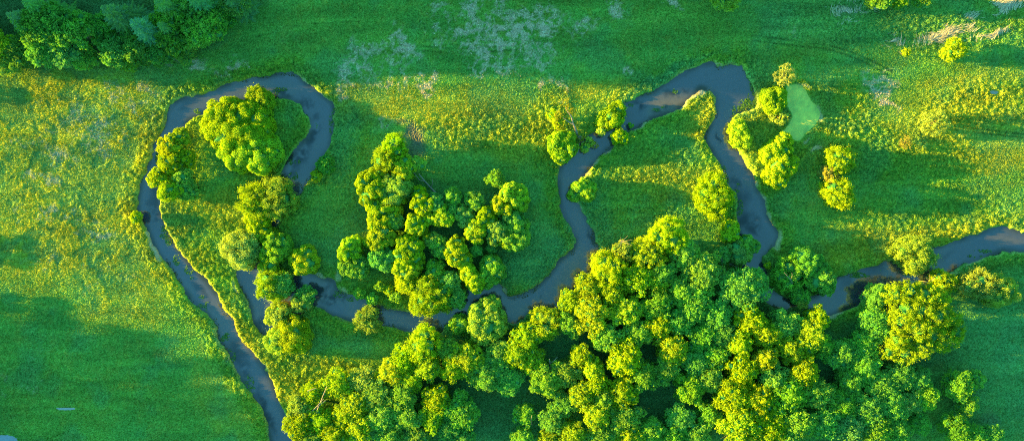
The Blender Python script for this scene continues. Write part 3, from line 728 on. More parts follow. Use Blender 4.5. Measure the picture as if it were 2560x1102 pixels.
def crown_mesh(name, lobes, style, seed):
    st = STYLE[style]; rng = np.random.default_rng(seed)
    L = np.array(lobes, float)
    P, Nn, T = [], [], []
    for li, (lx, ly, lz, r) in enumerate(L):
        k = st['k']
        d = unit(rng.normal(size=(k*2, 3))); d = d[d[:, 2] > -.55][:k]
        rs = r*rng.uniform(*st['rs'], len(d))
        c = np.array([lx, ly, lz])+d*(r*rng.uniform(*st['pos'], len(d)))[:, None]
        ct = rng.uniform(.15, .85, len(d))
        nl = np.maximum((4*math.pi*rs**2*st['dens']*.62).astype(int), 6)
        idx = np.repeat(np.arange(len(d)), nl)
        u = unit(rng.normal(size=(len(idx), 3))+.75*d[idx]+np.array([0, 0, .25]))
        fz = st.get('fuzz', 0)
        dist = rng.uniform(.7, 1.08, len(idx)) if not fz else np.where(rng.random(len(idx)) < fz, np.abs(rng.normal(size=len(idx)))*.8+.15, rng.uniform(.7, 1.08, len(idx)))
        P.append(c[idx]+u*(rs[idx]*dist)[:, None])
        Nn.append(unit(u+st['jit']*rng.normal(size=(len(idx), 3))))
        T.append(np.clip(ct[idx]*.6+rng.uniform(0, .4, len(idx)), 0, 1))
    P = np.concatenate(P); Nn = np.concatenate(Nn); T = np.concatenate(T)
    keep = P[:, 2] > .25
    for (lx, ly, lz, r) in L:
        keep &= np.linalg.norm(P-np.array([lx, ly, lz]), axis=1) > r*.6
    P, Nn, T = P[keep], Nn[keep], T[keep]
    V = leaf_quads(P, Nn, st['leaf'], rng)
    nq = len(P)
    quads = np.arange(nq*4).reshape(-1, 4)
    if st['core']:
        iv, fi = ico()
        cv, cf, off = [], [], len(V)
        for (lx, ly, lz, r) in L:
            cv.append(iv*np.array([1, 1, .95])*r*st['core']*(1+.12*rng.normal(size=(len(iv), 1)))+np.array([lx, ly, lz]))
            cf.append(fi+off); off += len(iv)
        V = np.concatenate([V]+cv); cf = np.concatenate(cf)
        tris = np.concatenate([cf, cf[:, :1]], 1)      # as flattened quads below
        # build mixed mesh: leaves (4) + core (3)
        me = bpy.data.meshes.new(name)
        me.vertices.add(len(V)); me.vertices.foreach_set('co', V.astype(np.float32).ravel())
        nt_ = len(cf)
        li = np.concatenate([quads.ravel(), cf.ravel()]).astype(np.int32)
        me.loops.add(len(li)); me.loops.foreach_set('vertex_index', li)
        me.polygons.add(nq+nt_)
        ls = np.concatenate([np.arange(nq)*4, nq*4+np.arange(nt_)*3]).astype(np.int32)
        me.polygons.foreach_set('loop_start', ls)
        me.polygons.foreach_set('material_index', np.concatenate([np.zeros(nq), np.ones(nt_)]).astype(np.int32))
        me.polygons.foreach_set('use_smooth', np.zeros(nq+nt_, bool))
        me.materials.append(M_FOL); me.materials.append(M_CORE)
        me.update(calc_edges=True)
        face_attr(me, 'tint', np.concatenate([T, np.full(nt_, .5)]))
    else:
        me = mesh_from(name, V, quads.ravel(), 4, [M_FOL]); face_attr(me, 'tint', T)
    return me

def tube_geo(path, radii, sides=6):
    path = np.array(path, float); V = []; F = []
    n = len(path)
    for i in range(n):
        t = unit(path[min(i+1, n-1)]-path[max(i-1, 0)])
        a = unit(np.cross(t, np.array([.31, .87, .38]))); b = np.cross(t, a)
        for k in range(sides):
            q = 2*math.pi*k/sides
            V.append(path[i]+radii[i]*(a*math.cos(q)+b*math.sin(q)))
    for i in range(n-1):
        for k in range(sides):
            k2 = (k+1) % sides
            F.append((i*sides+k, i*sides+k2, (i+1)*sides+k2, (i+1)*sides+k))
    return V, F

def tubes_mesh(name, tubes, mat):
    V, F = [], []
    for path, radii in tubes:
        v, f = tube_geo(path, radii); o = len(V)
        V += v; F += [tuple(i+o for i in q) for q in f]
    return mesh_from(name, np.array(V), np.array(F).ravel(), 4, [mat], smooth=True)

def limb(a, b, r0, r1, rng, n=5, wob=.08):
    a = np.array(a, float); b = np.array(b, float); ln = np.linalg.norm(b-a)
    pts = [a+(b-a)*i/(n-1)+(rng.normal(size=3)*wob*ln*math.sin(math.pi*i/(n-1))) for i in range(n)]
    return pts, [r0+(r1-r0)*i/(n-1) for i in range(n)]

def trunk_mesh(name, lobes, h, rng, mat=None):
    r0 = .028*h+.05
    top = np.array([0, 0, .55*h])
    tb = [limb((0, 0, -.4), top, r0, r0*.55, rng)]
    for (lx, ly, lz, r) in lobes[:7]:
        z0 = rng.uniform(.25, .5)*h
        tb.append(limb((0, 0, z0), (lx, ly, lz+r*.35), r0*.45, r0*.1, rng))
    return tubes_mesh(name, tb, mat or M_BARK)

def auto_lobes(R, h, rng, n):
    out = [(0, 0, max(h-.62*R, .62*R), .62*R)]
    a0 = rng.uniform(0, 6.28)
    for i in range(n):
        a = a0+6.283*i/n+rng.uniform(-.3, .3); d = rng.uniform(.42, .62)*R; r = rng.uniform(.34, .5)*R
        z = max(h-r-rng.uniform(.1, .5)*R, r*.7)
        out.append((d*math.cos(a), d*math.sin(a), z, r))
    return out

def ragged_lobes(R, h, rng):
    out = [(rng.normal()*.3, rng.normal()*.3, h-.62*R, .55*R)]
    n = int(rng.integers(13, 18))
    sq = rng.uniform(.78, 1.0); ph = rng.uniform(0, 6.28)
    for i in range(n):
        a = i*2.39996+rng.uniform(-.3, .3); q = math.sqrt((i+.6)/n)
        r = R*rng.uniform(.2, .36)*(1.15-.3*q)
        d = max(R*q*rng.uniform(.78, 1.08)-r*.55, 0)
        x, y = d*math.cos(a), d*math.sin(a)*sq
        x, y = x*math.cos(ph)-y*math.sin(ph), x*math.sin(ph)+y*math.cos(ph)
        z = h-r-(.1+.4*q*q)*R*rng.uniform(.55, 1.25)
        out.append((x, y, max(z, r), r))
    for i in range(6):
        a = i*1.047+rng.uniform(-.4, .4); d = R*rng.uniform(.4, .62)
        out.append((d*math.cos(a), d*math.sin(a), h*rng.uniform(.32, .45), R*rng.uniform(.26, .34)))
    return out

COLOUR = {'y': (.45, .60, .03), 'g': (.31, .57, .085), 't': (.23, .54, .105), 'o': (.42, .55, .10), 'b': (.46, .44, .10), 'p': (.52, .60, .14), 'n': (.19, .44, .085), 'd': (.21, .46, .19)}
NAMES = {'A': ('broadleaf_tree', 'tree'), 'W': ('willow_tree', 'willow'), 'S': ('bush', 'bush'), 'D': ('wispy_bush', 'bush'), 'P': ('spruce_tree', 'spruce')}
GROUPS = {'A': 'broadleaf trees of the woods and banks', 'W': 'willows along the river', 'S': 'bushes along the river', 'D': 'wispy pale bushes', 'P': 'spruces of the northwest wood'}

def spruce_mesh(name, h, R, seed):
    rng = np.random.default_rng(seed)
    P0, P1, Wd, T = [], [], [], []
    nw = 30
    for w in range(nw):
        t = (w+.5)/nw
        z = h*(.1+.9*t); Lb = R*((1-t)**.85)*1.0+.25
        nb = 11 if t < .8 else 7
        a0 = rng.uniform(0, 6.28)
        for b in range(nb):
            a = a0+6.283*b/nb+rng.normal()*.12; ln = Lb*rng.uniform(.75, 1.12)
            dr = np.array([math.cos(a), math.sin(a), 0.]); sd_ = np.array([-dr[1], dr[0], 0.])
            m = max(4, int(ln/.33))
            droop = rng.uniform(.25, .45)*(1-.6*t)
            tt = rng.uniform(.2, .8)
            prev = np.array([0, 0, z])
            for i in range(1, m+1):
                s = i/m
                q = np.array([0, 0, z])+dr*ln*s+np.array([0, 0, ln*(.25*s-droop*s*1.2+.12*s*s)])
                P0.append(prev); P1.append(q); Wd.append(.16); T.append(tt)
                tw = (.38*ln*(1-s)+.16)
                for sg in (-1, 1):
                    e = q+sd_*sg*tw*.85+dr*tw*.65+np.array([0, 0, -tw*rng.uniform(.15, .55)])
                    P0.append(q); P1.append(e); Wd.append(.11); T.append(np.clip(tt+rng.uniform(-.25, .25), 0, 1))
                prev = q
    P0 = np.array(P0); P1 = np.array(P1); Wd = np.array(Wd)[:, None]
    d = unit(P1-P0); side = unit(np.cross(d, np.array([0, 0, 1.])+.35*rng.normal(size=d.shape)))
    V = np.stack([P0-side*Wd, P0+side*Wd, P1+side*Wd*.45, P1-side*Wd*.45], 1).reshape(-1, 3)
    me = mesh_from(name, V, np.arange(len(V)), 4, [M_FOL]); face_attr(me, 'tint', np.array(T))
    return me

PROTO = {}
def protos(kind):
    if kind not in PROTO:
        lst = []
        for i in range(14):
            rng = np.random.default_rng(900+i)
            lob = ragged_lobes(4.6, 11.0, rng)
            lst.append((crown_mesh('broadleaf_crown', lob, 'A', 500+i), trunk_mesh('broadleaf_trunk', lob, 11.0, rng)))
        PROTO[kind] = lst
    return PROTO[kind]

def jitter_colour(c, rng):
    c = np.array(COLOUR[c]); c = c*rng.uniform(.88, 1.13)*(1+rng.normal(size=3)*np.array([.06, .035, .2]))
    return (*np.clip(c, .005, .9), 1)

def assemble(kind, loc, rot, scale, crown, trunk, colour, label, group=None, root_z=0):
    nm, cat = NAMES[kind]
    root = bpy.data.objects.new(nm, None); root.empty_display_size = 1
    root.location = (loc[0], loc[1], root_z); root.rotation_euler = (0, 0, rot); root.scale = scale
    link(root); tag(root, label, cat, group or GROUPS[kind])
    t = link(bpy.data.objects.new('trunk', trunk), root)
    c = link(bpy.data.objects.new('crown', crown), root); c.color = colour
    return root

def plant_tree(i, kind, px, py, rpx, h, colour, lobes, label):
    rng = np.random.default_rng(3000+i)
    cl = jitter_colour(colour, rng)
    if kind == 'P':
        bx, by = wpt(px, py, h*.97)
        R = rpx*S*.9
        assemble(kind, (bx, by), rng.uniform(0, 6.28), (1, 1, 1), spruce_mesh('spruce_crown', h, R, i), tubes_mesh('spruce_trunk', [limb((0, 0, -.4), (0, 0, h*.98), .028*h*.5+.05, .03, rng, wob=.004)], M_BARK), cl, label)
        return
    zc = .62*h
    f = (H-zc)/H*S
    bx, by = wpt(px, py, zc)
    R = rpx*f
    if kind == 'A' and lobes is None:
        cr, tr = protos('A')[i % 14]
        assemble(kind, (bx, by), rng.uniform(0, 6.28), (R/3.85, R/3.85, h/11.0), cr, tr, cl, label)
        return
    if lobes is None:
        lob = auto_lobes(R, h, rng, 5 if rpx < 26 else 7)
        if rpx < 12: lob = auto_lobes(R, h, rng, 3)
    else:
        lob = []
        for (lx, ly, lr) in lobes:
            r = lr*f*(1.26 if rpx < 100 else .92)
            x, y = (lx-px)*f, -(ly-py)*f
            far = min(math.hypot(x, y)/max(R, .1), 1)
            z = max(h*(1-.28*far*far)-r-rng.uniform(0, .1)*h, r*.75)
            lob.append((x, y, z, r))
            # filler lobes lower down so the crown reads as one mass
            if lr > 13 and kind != 'D' and rpx < 100:
                lob.append((x*.88, y*.88, max(z-r*.9, r*.5), r*1.02))
    assemble(kind, (bx, by), 0, (1, 1, 1), crown_mesh(NAMES[kind][0]+'_crown', lob, kind, 7000+i), trunk_mesh(NAMES[kind][0]+'_trunk', lob, h, rng), cl, label)

def plant_all():
    for i, line in enumerate(TREES.strip().splitlines()):
        k, pos, c, lob, label = [q.strip() for q in line.split('|')]
        px, py, r, h = [float(q) for q in pos.split()]
        lobes = None if lob == '-' else [tuple(float(w) for w in q.split(',')) for q in lob.split()]
        plant_tree(i, k, px, py, r, h, c, lobes, label)

# trees standing beyond the western edge: their long shadows fall into the picture
OFFSITE = [(-75,752,34,5.5),(-90,640,30,4.2),(-60,600,26,3.4),(-70,232,26,3.6)]
def plant_offsite():
    rng = np.random.default_rng(77)
    P = protos('A')
    for i, (px, py, r, h) in enumerate(OFFSITE):
        x, y = wpt(px, py); s_ = r*S/4.9
        assemble('A', (x, y), rng.uniform(0, 6.28), (s_, s_, h/11.0), *P[i % 14], jitter_colour('g', rng), 'broadleaf tree in the row beyond the western edge of the view', 'trees beyond the western edge')
    for i in range(60):  # wood on the added southwest hill, softly shades the low meadow
        x = -292+rng.uniform(-30, 50); y = -20-i*1.75+rng.uniform(-2, 2)
        z = float(hill(np.array([x]), np.array([y]))[0]); s_ = rng.uniform(.8, 1.25)
        assemble('A', (x, y), rng.uniform(0, 6.28), (s_, s_, rng.uniform(.7, 1.25)), *P[i % 14], jitter_colour('g', rng), 'broadleaf tree of the low southwest hill added for shadow beyond the western edge', 'southwest hill wood added for shadow beyond the western edge', z-.3)
    for i in range(90):  # wood on the added northwest hill, shades the northern meadow band
        x = -300+rng.uniform(-38, 54); y = 99+rng.uniform(-38, 40)
        z = float(hill(np.array([x]), np.array([y]))[0])
        s_ = rng.uniform(.9, 1.25)
        assemble('A', (x, y), rng.uniform(0, 6.28), (s_, s_, rng.uniform(1.3, 1.7)), *P[i % 14], jitter_colour('g', rng), 'tall broadleaf tree of the hill wood added for shadow beyond the western edge', 'hill wood beyond the western edge', z-.3)
    for i in range(16):  # unseen northern trees added to shade the top of the meadow
        x, y = wpt(880+i*75+rng.uniform(-20, 20), -75-rng.uniform(0, 70))
        s_ = rng.uniform(.9, 1.2)
        assemble('A', (x, y), rng.uniform(0, 6.28), (s_, s_, rng.uniform(1.1, 1.6)), *P[i % 14], jitter_colour('g', rng), 'tall broadleaf tree of the wood added for shadow beyond the northern edge', 'wood beyond the northern edge')

# ------------------------------------------------------------------ ground, water
def axis(lo, hi, step, far):
    core = np.arange(lo, hi+step*.5, step)
    ext = []; d = step*1.6; p = 0
    while p < far:
        p += d; d *= 1.28; ext.append(p)
    ext = np.array(ext)
    return np.concatenate([lo-ext[::-1], core, core[-1]+ext])

def lerp(a, b, t): return a+(b-a)*t[..., None]

def herb_colour(m, lump, x, y, rng=None):
    g = np.array
    n1 = fbm(x, y, 14, 51, 3); n2 = fbm(x, y, 2.2, 52, 4, .7); n3 = fbm(x*.35, y*1.6, 5, 53, 3)
    c = lerp(g([.115, .33, .07])*np.ones(np.shape(x)+(3,)), g([.185, .38, .06]), np.clip(n1*1.4-.2, 0, 1))
    c = lerp(c, g([.32, .36, .06]), np.clip((n2-.5)*2.2, 0, 1)*.7)
    c = lerp(c, g([.19, .42, .05]), np.clip(m['lush'], 0, 1)*.65)
    c = lerp(c, g([.33, .45, .04]), np.clip(lump*1.4, 0, 1)*.6)
    c = lerp(c, g([.10, .36, .16]), np.clip(m['teal'], 0, 1)*.8)
    c = lerp(c, g([.48, .475, .05]), np.clip(m['gold']*(.45+1.0*n2), 0, 1)*.85)  # painted sun warmth
    c = lerp(c, g([.17, .34, .10]), np.clip(m['gap'], 0, 1)*.7)
    c = lerp(c, g([.05, .13, .06]), np.clip(m['wood'], 0, 1)*.75)  # litter plus painted wood shade
    n4 = fbm(x, y, 8, 54, 3)
    c = lerp(c, g([.11, .33, .12]), sstep(.45, .75, n4)*.45)
    c = c*((.72+.56*n3)*(.86+.28*fbm(x*.16+y*.02, y*1.9, 3, 55, 3))*(1-.35*m['track']))[..., None]
    fc = lerp(np.ones(c.shape)*g([.74, .56, .46]), g([.30, .40, .40]), np.clip(m['west'], 0, 1))
    c = lerp(c, fc, np.clip(m['flower'], 0, 1)*.75)
    c = lerp(c, g([.40, .42, .25]), np.clip(m['dry'], 0, 1)*.15)
    c = lerp(c, g([.15, .125, .11]), np.clip(m['mud'], 0, 1)*.9)
    c = lerp(c, g([.55, .42, .28]), np.clip(m['sand'], 0, 1)*.9)
    bed = 1-sstep(-.2, .35, m['sd'])
    c = lerp(c, g([.10, .085, .05]), bed*.8)
    return c

def build_ground():
    xs = axis(-156, 156, .27, 4200); ys = axis(-69, 69, .27, 4200)
    x, y = np.meshgrid(xs, ys, indexing='ij')
    m = ground_maps(x, y)
    z, lump = ground_height(x, y, m)
    rng = np.random.default_rng(5)
    land = sstep(.0, .8, m['sd'])*sstep(0, .8, m['sp'])
    z = z+rng.normal(size=z.shape)*(.045+.05*m['lush'])*m['fade']*land*(1-.7*m['sand'])
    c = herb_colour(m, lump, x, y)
    c = c*(1+rng.normal(size=x.shape)*.16*m['fade'])[..., None]
    nx, ny = x.shape
    idx = np.arange(nx*ny).reshape(nx, ny)
    q = np.stack([idx[:-1, :-1], idx[1:, :-1], idx[1:, 1:], idx[:-1, 1:]], -1).reshape(-1, 4)
    me = mesh_from('ground', np.stack([x, y, z], -1).reshape(-1, 3), q.ravel(), 4, [M_GROUND], smooth=False)
    colour_attr(me, 'col', np.clip(c, .01, .9).reshape(-1, 3), 'POINT')
    o = link(bpy.data.objects.new('ground', me)); tag(o, kind='structure')

WEED = [(570,262,20,10,-20,.7,.6),(700,228,22,9,10,.7,.8),(768,262,18,16,0,.7,.7),(790,300,12,30,0,.7,.6),(775,345,12,34,20,.7,.9),(745,395,22,26,25,.7,.8),(735,440,18,20,0,.7,.7),(470,258,30,12,-20,.7,.3),(395,395,9,22,15,.7,.5),(385,490,10,50,5,.7,.6),(392,545,8,14,0,.7,.7),
 (440,612,9,26,-35,.7,.4),(500,730,10,40,-35,.7,.5),(590,880,18,26,-30,.7,.7),(615,930,10,50,-32,.7,.6),(660,1030,12,60,-28,.7,.9),(830,745,30,14,10,.7,.9),(805,722,22,9,10,.7,.6),(650,812,20,22,0,.7,.8),(1480,600,7,30,-22,.7,.8),(1190,745,30,10,-20,.7,.5),(1353,738,7,9,0,.7,.8),
 (1600,262,20,12,-30,.7,.9),(1690,232,26,9,-10,.7,.8),(1655,275,22,7,-20,.7,.8),(1793,342,3,10,0,.5,.9),(1855,500,16,26,0,.7,.6),(1862,545,20,22,0,.7,.9),(1880,575,26,14,10,.7,.8),(1840,455,10,24,-25,.7,.6),(1890,560,12,16,0,.7,.7),(2190,670,30,14,-15,.7,.4),(2350,640,40,10,-20,.7,.3),(2130,700,26,16,-20,.7,.4),(1875,300,26,24,0,.7,.5)]
SILT = [(700,222,60,14,0,.8,.3),(1420,690,26,56,35,.7,.8),(1340,760,40,12,-20,.7,.5),(1680,262,60,20,-20,.8,.7),(1925,625,10,26,15,.7,.6),(1870,455,16,10,0,.7,.5),(780,690,30,8,15,.7,.6),(668,820,22,12,0,.7,.5),(1000,796,80,14,6,.8,.5),(405,545,6,20,0,.7,.5),(765,350,8,12,0,.7,.5),(2520,600,40,12,0,.8,.4)]
DARK_BROWN = [(1960,762,60,16,0,.6,.9),(2170,715,60,22,-18,.7,.65),(2290,690,50,14,-18,.7,.6),(1480,655,16,34,20,.7,.4),(1440,700,10,40,15,.7,.6),(1090,825,34,8,0,.7,.7),(1310,790,30,8,-20,.7,.4),(705,470,10,34,10,.7,.7)]  # darker brown patches of the water

def flat_grid(name, x0, x1, y0, y1, step, z, keep, mat, colour):
    xs = np.arange(x0, x1, step); ys = np.arange(y0, y1, step)
    x, y = np.meshgrid(xs, ys, indexing='ij'); nx, ny = x.shape
    k = keep(x, y)
    idx = np.arange(nx*ny).reshape(nx, ny)
    q = np.stack([idx[:-1, :-1], idx[1:, :-1], idx[1:, 1:], idx[:-1, 1:]], -1).reshape(-1, 4)
    kk = k.ravel()[q].any(1); q = q[kk]
    used = np.unique(q); remap = -np.ones(nx*ny, int); remap[used] = np.arange(len(used))
    xv, yv = x.ravel()[used], y.ravel()[used]
    me = mesh_from(name, np.stack([xv, yv, np.full(len(xv), z)], 1), remap[q].ravel(), 4, [mat], smooth=True)
    colour_attr(me, 'col', np.clip(colour(xv, yv), .003, 1), 'POINT')
    o = link(bpy.data.objects.new(name, me)); tag(o, kind='structure')
    return o

def build_water():
    g = np.array
    def river_col(x, y):
        wx = x+(fbm(x, y, 3, 61)-.5)*4; wy = y+(fbm(x, y, 3, 62)-.5)*4
        c = np.ones(x.shape+(3,))*g([.055, .058, .10])
        c = lerp(c, g([.125, .105, .085]), np.clip(paint(wx, wy, SILT)*.85+.35*sstep(.45, .7, fbm(x, y, 11, 64, 3)), 0, 1))
        w = paint(wx, wy, WEED)*sstep(.36, .52, fbm(x, y, 3.0, 63, 4, .6))
        c = lerp(c, g([.006, .018, .035]), w*.92)
        c = lerp(c, g([.05, .035, .025]), paint(wx, wy, DARK_BROWN)*.85)
        sd = sample(SD_R, x, y)
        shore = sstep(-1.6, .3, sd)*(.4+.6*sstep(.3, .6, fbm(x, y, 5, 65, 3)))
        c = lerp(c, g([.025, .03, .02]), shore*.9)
        silt = paint(wx, wy, SILT)
        gl = (1-.85*w)*(1-.65*shore)*(1-.3*silt)*(.82+.36*fbm(x, y, 16, 66, 3))
        return np.concatenate([c, gl[..., None]], -1)
    flat_grid('river', -171, 171, -83, 83, .4, WATER_Z, lambda x, y: sample(SD_R, x, y) < 1.8, M_WATER, river_col)
    def pond_col(x, y):
        n = fbm(x, y, 3, 71, 4)
        c = np.ones(x.shape+(3,))*g([.46, .62, .10])
        c = lerp(c, g([.80, .80, .11]), np.clip(n*2.6-.8, 0, 1))
        return c*(.82+.36*fbm(x, y, .8, 72, 2))[..., None]
    px, py = wpt(2000, 283)
    flat_grid('pond', px-9, px+9, py-12, py+12, .3, POND_Z, lambda x, y: sample(SD_P, x, y) < 1.4, M_DUCK, pond_col)
    for (qx, qy, rx, ry) in PUDDLES_AND_LOG:
        x0, y0 = wpt(qx, qy)
        flat_grid('puddle_or_log', x0-rx*S*1.15, x0+rx*S*1.15, y0-ry*S*1.15, y0+ry*S*1.15, .25, -.22, lambda x, y: np.ones(x.shape, bool), M_WATER, lambda x, y: np.ones(x.shape+(3,))*g([.22, .26, .34] if qy > 1050 else [.40, .38, .36]))

# ------------------------------------------------------------------ stuff: grasses and herbs nobody could count
def ground_z(x, y, m):
    z, l = ground_height(x, y, m)
    return z, l

def build_stuff():
    rng = np.random.default_rng(42)
    def pts(n):
        return rng.uniform(-155, 155, n), rng.uniform(-68, 68, n)
    # --- upright grass blades over the meadows
    x, y = pts(820000)
    m = ground_maps(x, y); z, lump = ground_z(x, y, m)
    ok = (m['sd'] > .4) & (m['sp'] > .4) & (m['sand'] < .35) & (m['mud'] < rng.random(len(x))) & (z > -.2)
    x, y, z, lump = x[ok], y[ok], z[ok], lump[ok]; m = {k: v[ok] for k, v in m.items()}
    n = len(x)
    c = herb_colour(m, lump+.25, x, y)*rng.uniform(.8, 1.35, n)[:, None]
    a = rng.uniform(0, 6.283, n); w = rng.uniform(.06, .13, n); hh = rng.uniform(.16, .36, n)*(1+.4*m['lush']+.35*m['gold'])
    lean = rng.uniform(.2, .9, n)*hh; la = rng.uniform(0, 6.283, n)
    b0 = np.stack([x-np.cos(a)*w, y-np.sin(a)*w, z-.05], 1); b1 = np.stack([x+np.cos(a)*w, y+np.sin(a)*w, z-.05], 1)
    tp = np.stack([x+np.cos(la)*lean, y+np.sin(la)*lean, z+hh], 1)
    V = np.stack([b0, b1, tp], 1).reshape(-1, 3)
    me = mesh_from('meadow_grass', V, np.arange(len(V)), 3, [M_STUFF]); colour_attr(me, 'col', np.clip(c, .01, .9), 'FACE')
    tag(link(bpy.data.objects.new('meadow_grass', me)), kind='stuff')
    # --- leafy tall herbs on banks and weedy ground
    x, y = pts(520000)
    m = ground_maps(x, y)
    edge = 1.3*sstep(.5, .75, fbm(x, y, 6, 58, 3))
    ok = (m['sd'] > .25-edge) & (m['sp'] > .2-.5*edge) & (np.maximum(m['lush'], (m['sd'] < .4)*.9) > rng.uniform(.25, 1.1, len(x))) & (m['sand'] < .4) & (m['mud'] < .4) & (m['dry'] < .5)
    x, y = x[ok], y[ok]; m = {k: v[ok] for k, v in m.items()}
    z, lump = ground_z(x, y, m)
    n = len(x)
    c = herb_colour(m, lump+.1, x, y)*rng.uniform(.75, 1.3, n)[:, None]
    P = np.stack([x, y, np.maximum(z, WATER_Z+.02)+rng.uniform(.05, .3, n)*(.5+lump)], 1)
    V = leaf_quads(P, unit(rng.normal(size=(n, 3))+np.array([0, 0, .7])), .17, rng, .7)
    me = mesh_from('bank_herbs', V, np.arange(len(V)), 4, [M_STUFF]); colour_attr(me, 'col', np.clip(c, .01, .9), 'FACE')
    tag(link(bpy.data.objects.new('bank_herbs', me)), kind='stuff')
    # --- white flower heads
    x, y = pts(300000)
    m = ground_maps(x, y)
    ok = (m['flower'] > rng.uniform(.15, 1.15, len(x))) & (m['sd'] > .5)
    x, y = x[ok], y[ok]; m = {k: v[ok] for k, v in m.items()}
    z, lump = ground_z(x, y, m); n = len(x)
    P = np.stack([x, y, z+rng.uniform(.15, .4, n)], 1)
    V = leaf_quads(P, unit(rng.normal(size=(n, 3))*.5+np.array([0, 0, 1])), .13, rng, .8)
    c = lerp(np.ones((n, 3))*np.array([.86, .68, .58]), np.array([.36, .44, .46]), np.clip(m['west'], 0, 1))*rng.uniform(.7, 1.15, n)[:, None]
    me = mesh_from('wild_flowers', V, np.arange(len(V)), 4, [M_STUFF]); colour_attr(me, 'col', c, 'FACE')
    tag(link(bpy.data.objects.new('wild_flowers', me)), kind='stuff')
    # --- matted dry grass, combed in swirls
    X, Y, A = [], [], []
    for (px, py, rx, ry, rot, _, w) in DRY:
        n = int(rx*ry*1.5*w)
        th = rng.uniform(0, 6.283, n); r = np.abs(rng.normal(size=n))*.75
        u, v = rx*r*np.cos(th), ry*r*np.sin(th); a = math.radians(-rot)
        qx, qy = wpt(px, py)
        X.append(qx+(u*math.cos(a)-v*math.sin(a))*S); Y.append(qy+(u*math.sin(a)+v*math.cos(a))*S)
        A.append(np.full(n, a+rng.uniform(.2, .9)))
    x = np.concatenate(X); y = np.concatenate(Y); A = np.concatenate(A)
    ang = A+(fbm(x, y, 5, 81, 2)-.5)*4.5+rng.normal(size=len(x))*.18
    k = fbm(x*.6+y*.3, y*1.6, 2.6, 82, 4, .6) > .50
    x, y, ang = x[k], y[k], ang[k]; n = len(x)
    m = ground_maps(x, y); z, lump = ground_z(x, y, m)
    ln = rng.uniform(.7, 2.0, n); wd = rng.uniform(.03, .075, n)
    d = np.stack([np.cos(ang), np.sin(ang), rng.uniform(-.05, .25, n)], 1); sdv = np.stack([-np.sin(ang), np.cos(ang), rng.normal(size=n)*.4], 1)
    P = np.stack([x, y, z+rng.uniform(.12, .4, n)], 1)
    V = np.stack([P-sdv*wd[:, None], P+sdv*wd[:, None], P+d*ln[:, None]+sdv*wd[:, None]*.3, P+d*ln[:, None]-sdv*wd[:, None]*.3], 1).reshape(-1, 3)
    c = lerp(np.array([.78, .66, .48])*np.ones((n, 3)), np.array([.80, .72, .62]), rng.random(n))*rng.uniform(.7, 1.15, n)[:, None]
    me = mesh_from('dry_grass', V, np.arange(len(V)), 4, [M_STUFF]); colour_attr(me, 'col', c, 'FACE')
    tag(link(bpy.data.objects.new('dry_grass', me)), kind='stuff')
    # --- floating leaves and reeds in the river
    FLOAT = [(395,398,8,14,.8),(392,380,6,10,.5),(496,330,8,4,.6),(492,278,8,6,.7),(700,224,14,5,.6),(690,232,10,4,.5),(735,440,8,8,1),(728,437,5,5,1),(742,404,7,5,.5),(726,405,5,6,.6),(790,314,3,5,.5),(826,300,4,30,.5),(836,300,5,60,.6),(500,765,10,5,.4),(516,765,5,10,.5),(505,742,8,4,.4),(478,695,4,4,.4),
     (560,850,8,10,.9),(566,838,6,6,.6),(622,955,10,16,.5),(630,975,6,8,.5),(575,890,12,16,.5),(1688,228,6,5,1),(1640,275,9,4,.5),(1660,268,6,3,.5),(1578,262,6,4,.4),(1868,270,20,20,.9),(1880,250,10,18,.7),(1850,290,12,10,.8),(1860,262,14,8,.5),(1836,280,4,14,.8),(1846,470,5,10,.7),(1838,500,6,30,.6),(1850,520,8,20,.5),
     (2150,688,14,6,1),(2135,686,14,7,.8),(2200,672,6,3,.7),(2165,690,10,3,.6),(2460,628,20,4,.6),(2440,640,16,4,.5),(405,580,8,14,.8),(420,600,8,12,.8),(470,675,10,10,.8),(440,650,8,12,.8),(850,735,16,8,.5),(880,748,14,5,.5),(2240,650,10,8,.4),(1880,200,5,24,.7),(1870,180,4,14,.6),(970,776,6,4,.7),(930,766,10,3,.5),(552,862,5,10,.7),(1810,430,6,14,.6),(1818,452,5,12,.6)]
    X, Y = [], []
    for (px, py, rx, ry, w) in FLOAT:
        n = int(rx*ry*3.0*w)+10
        th = rng.uniform(0, 6.283, n); r = np.sqrt(rng.random(n))*1.2
        qx, qy = wpt(px, py)
        X.append(qx+rx*S*r*np.cos(th)); Y.append(qy+ry*S*r*np.sin(th))
    x = np.concatenate(X); y = np.concatenate(Y)
    k = (fbm(x, y, 1.3, 91, 3) > .43); x, y = x[k], y[k]
    n = len(x)
    P = np.stack([x, y, WATER_Z+rng.uniform(.01, .22, n)], 1)
    V = leaf_quads(P, unit(rng.normal(size=(n, 3))*.45+np.array([0, 0, 1])), .15, rng, .7)
    c = lerp(np.array([.10, .30, .08])*np.ones((n, 3)), np.array([.22, .36, .06]), rng.random(n))*rng.uniform(.7, 1.2, n)[:, None]
    me = mesh_from('water_plants', V, np.arange(len(V)), 4, [M_STUFF]); colour_attr(me, 'col', c, 'FACE')
    tag(link(bpy.data.objects.new('water_plants', me)), kind='stuff')

# ------------------------------------------------------------------ dead wood
def wood(name, cat, label, base, parts, mats=None):
    """base in photo pixels; parts: (name, [(path in px offsets + z, r0, r1)])"""
    bx, by = wpt(*base)
    root = bpy.data.objects.new(name, None); root.location = (bx, by, 0); link(root); tag(root, label, cat)
    for pn, limbs in parts:
        tb = []
        for path, r0, r1 in limbs:
            n = len(path)
            tb.append(([np.array([dx*S, -dy*S, z]) for dx, dy, z in path], [r0+(r1-r0)*i/max(n-1, 1) for i in range(n)]))
        link(bpy.data.objects.new(pn, tubes_mesh(pn, tb, M_DEAD)), root)
    return root

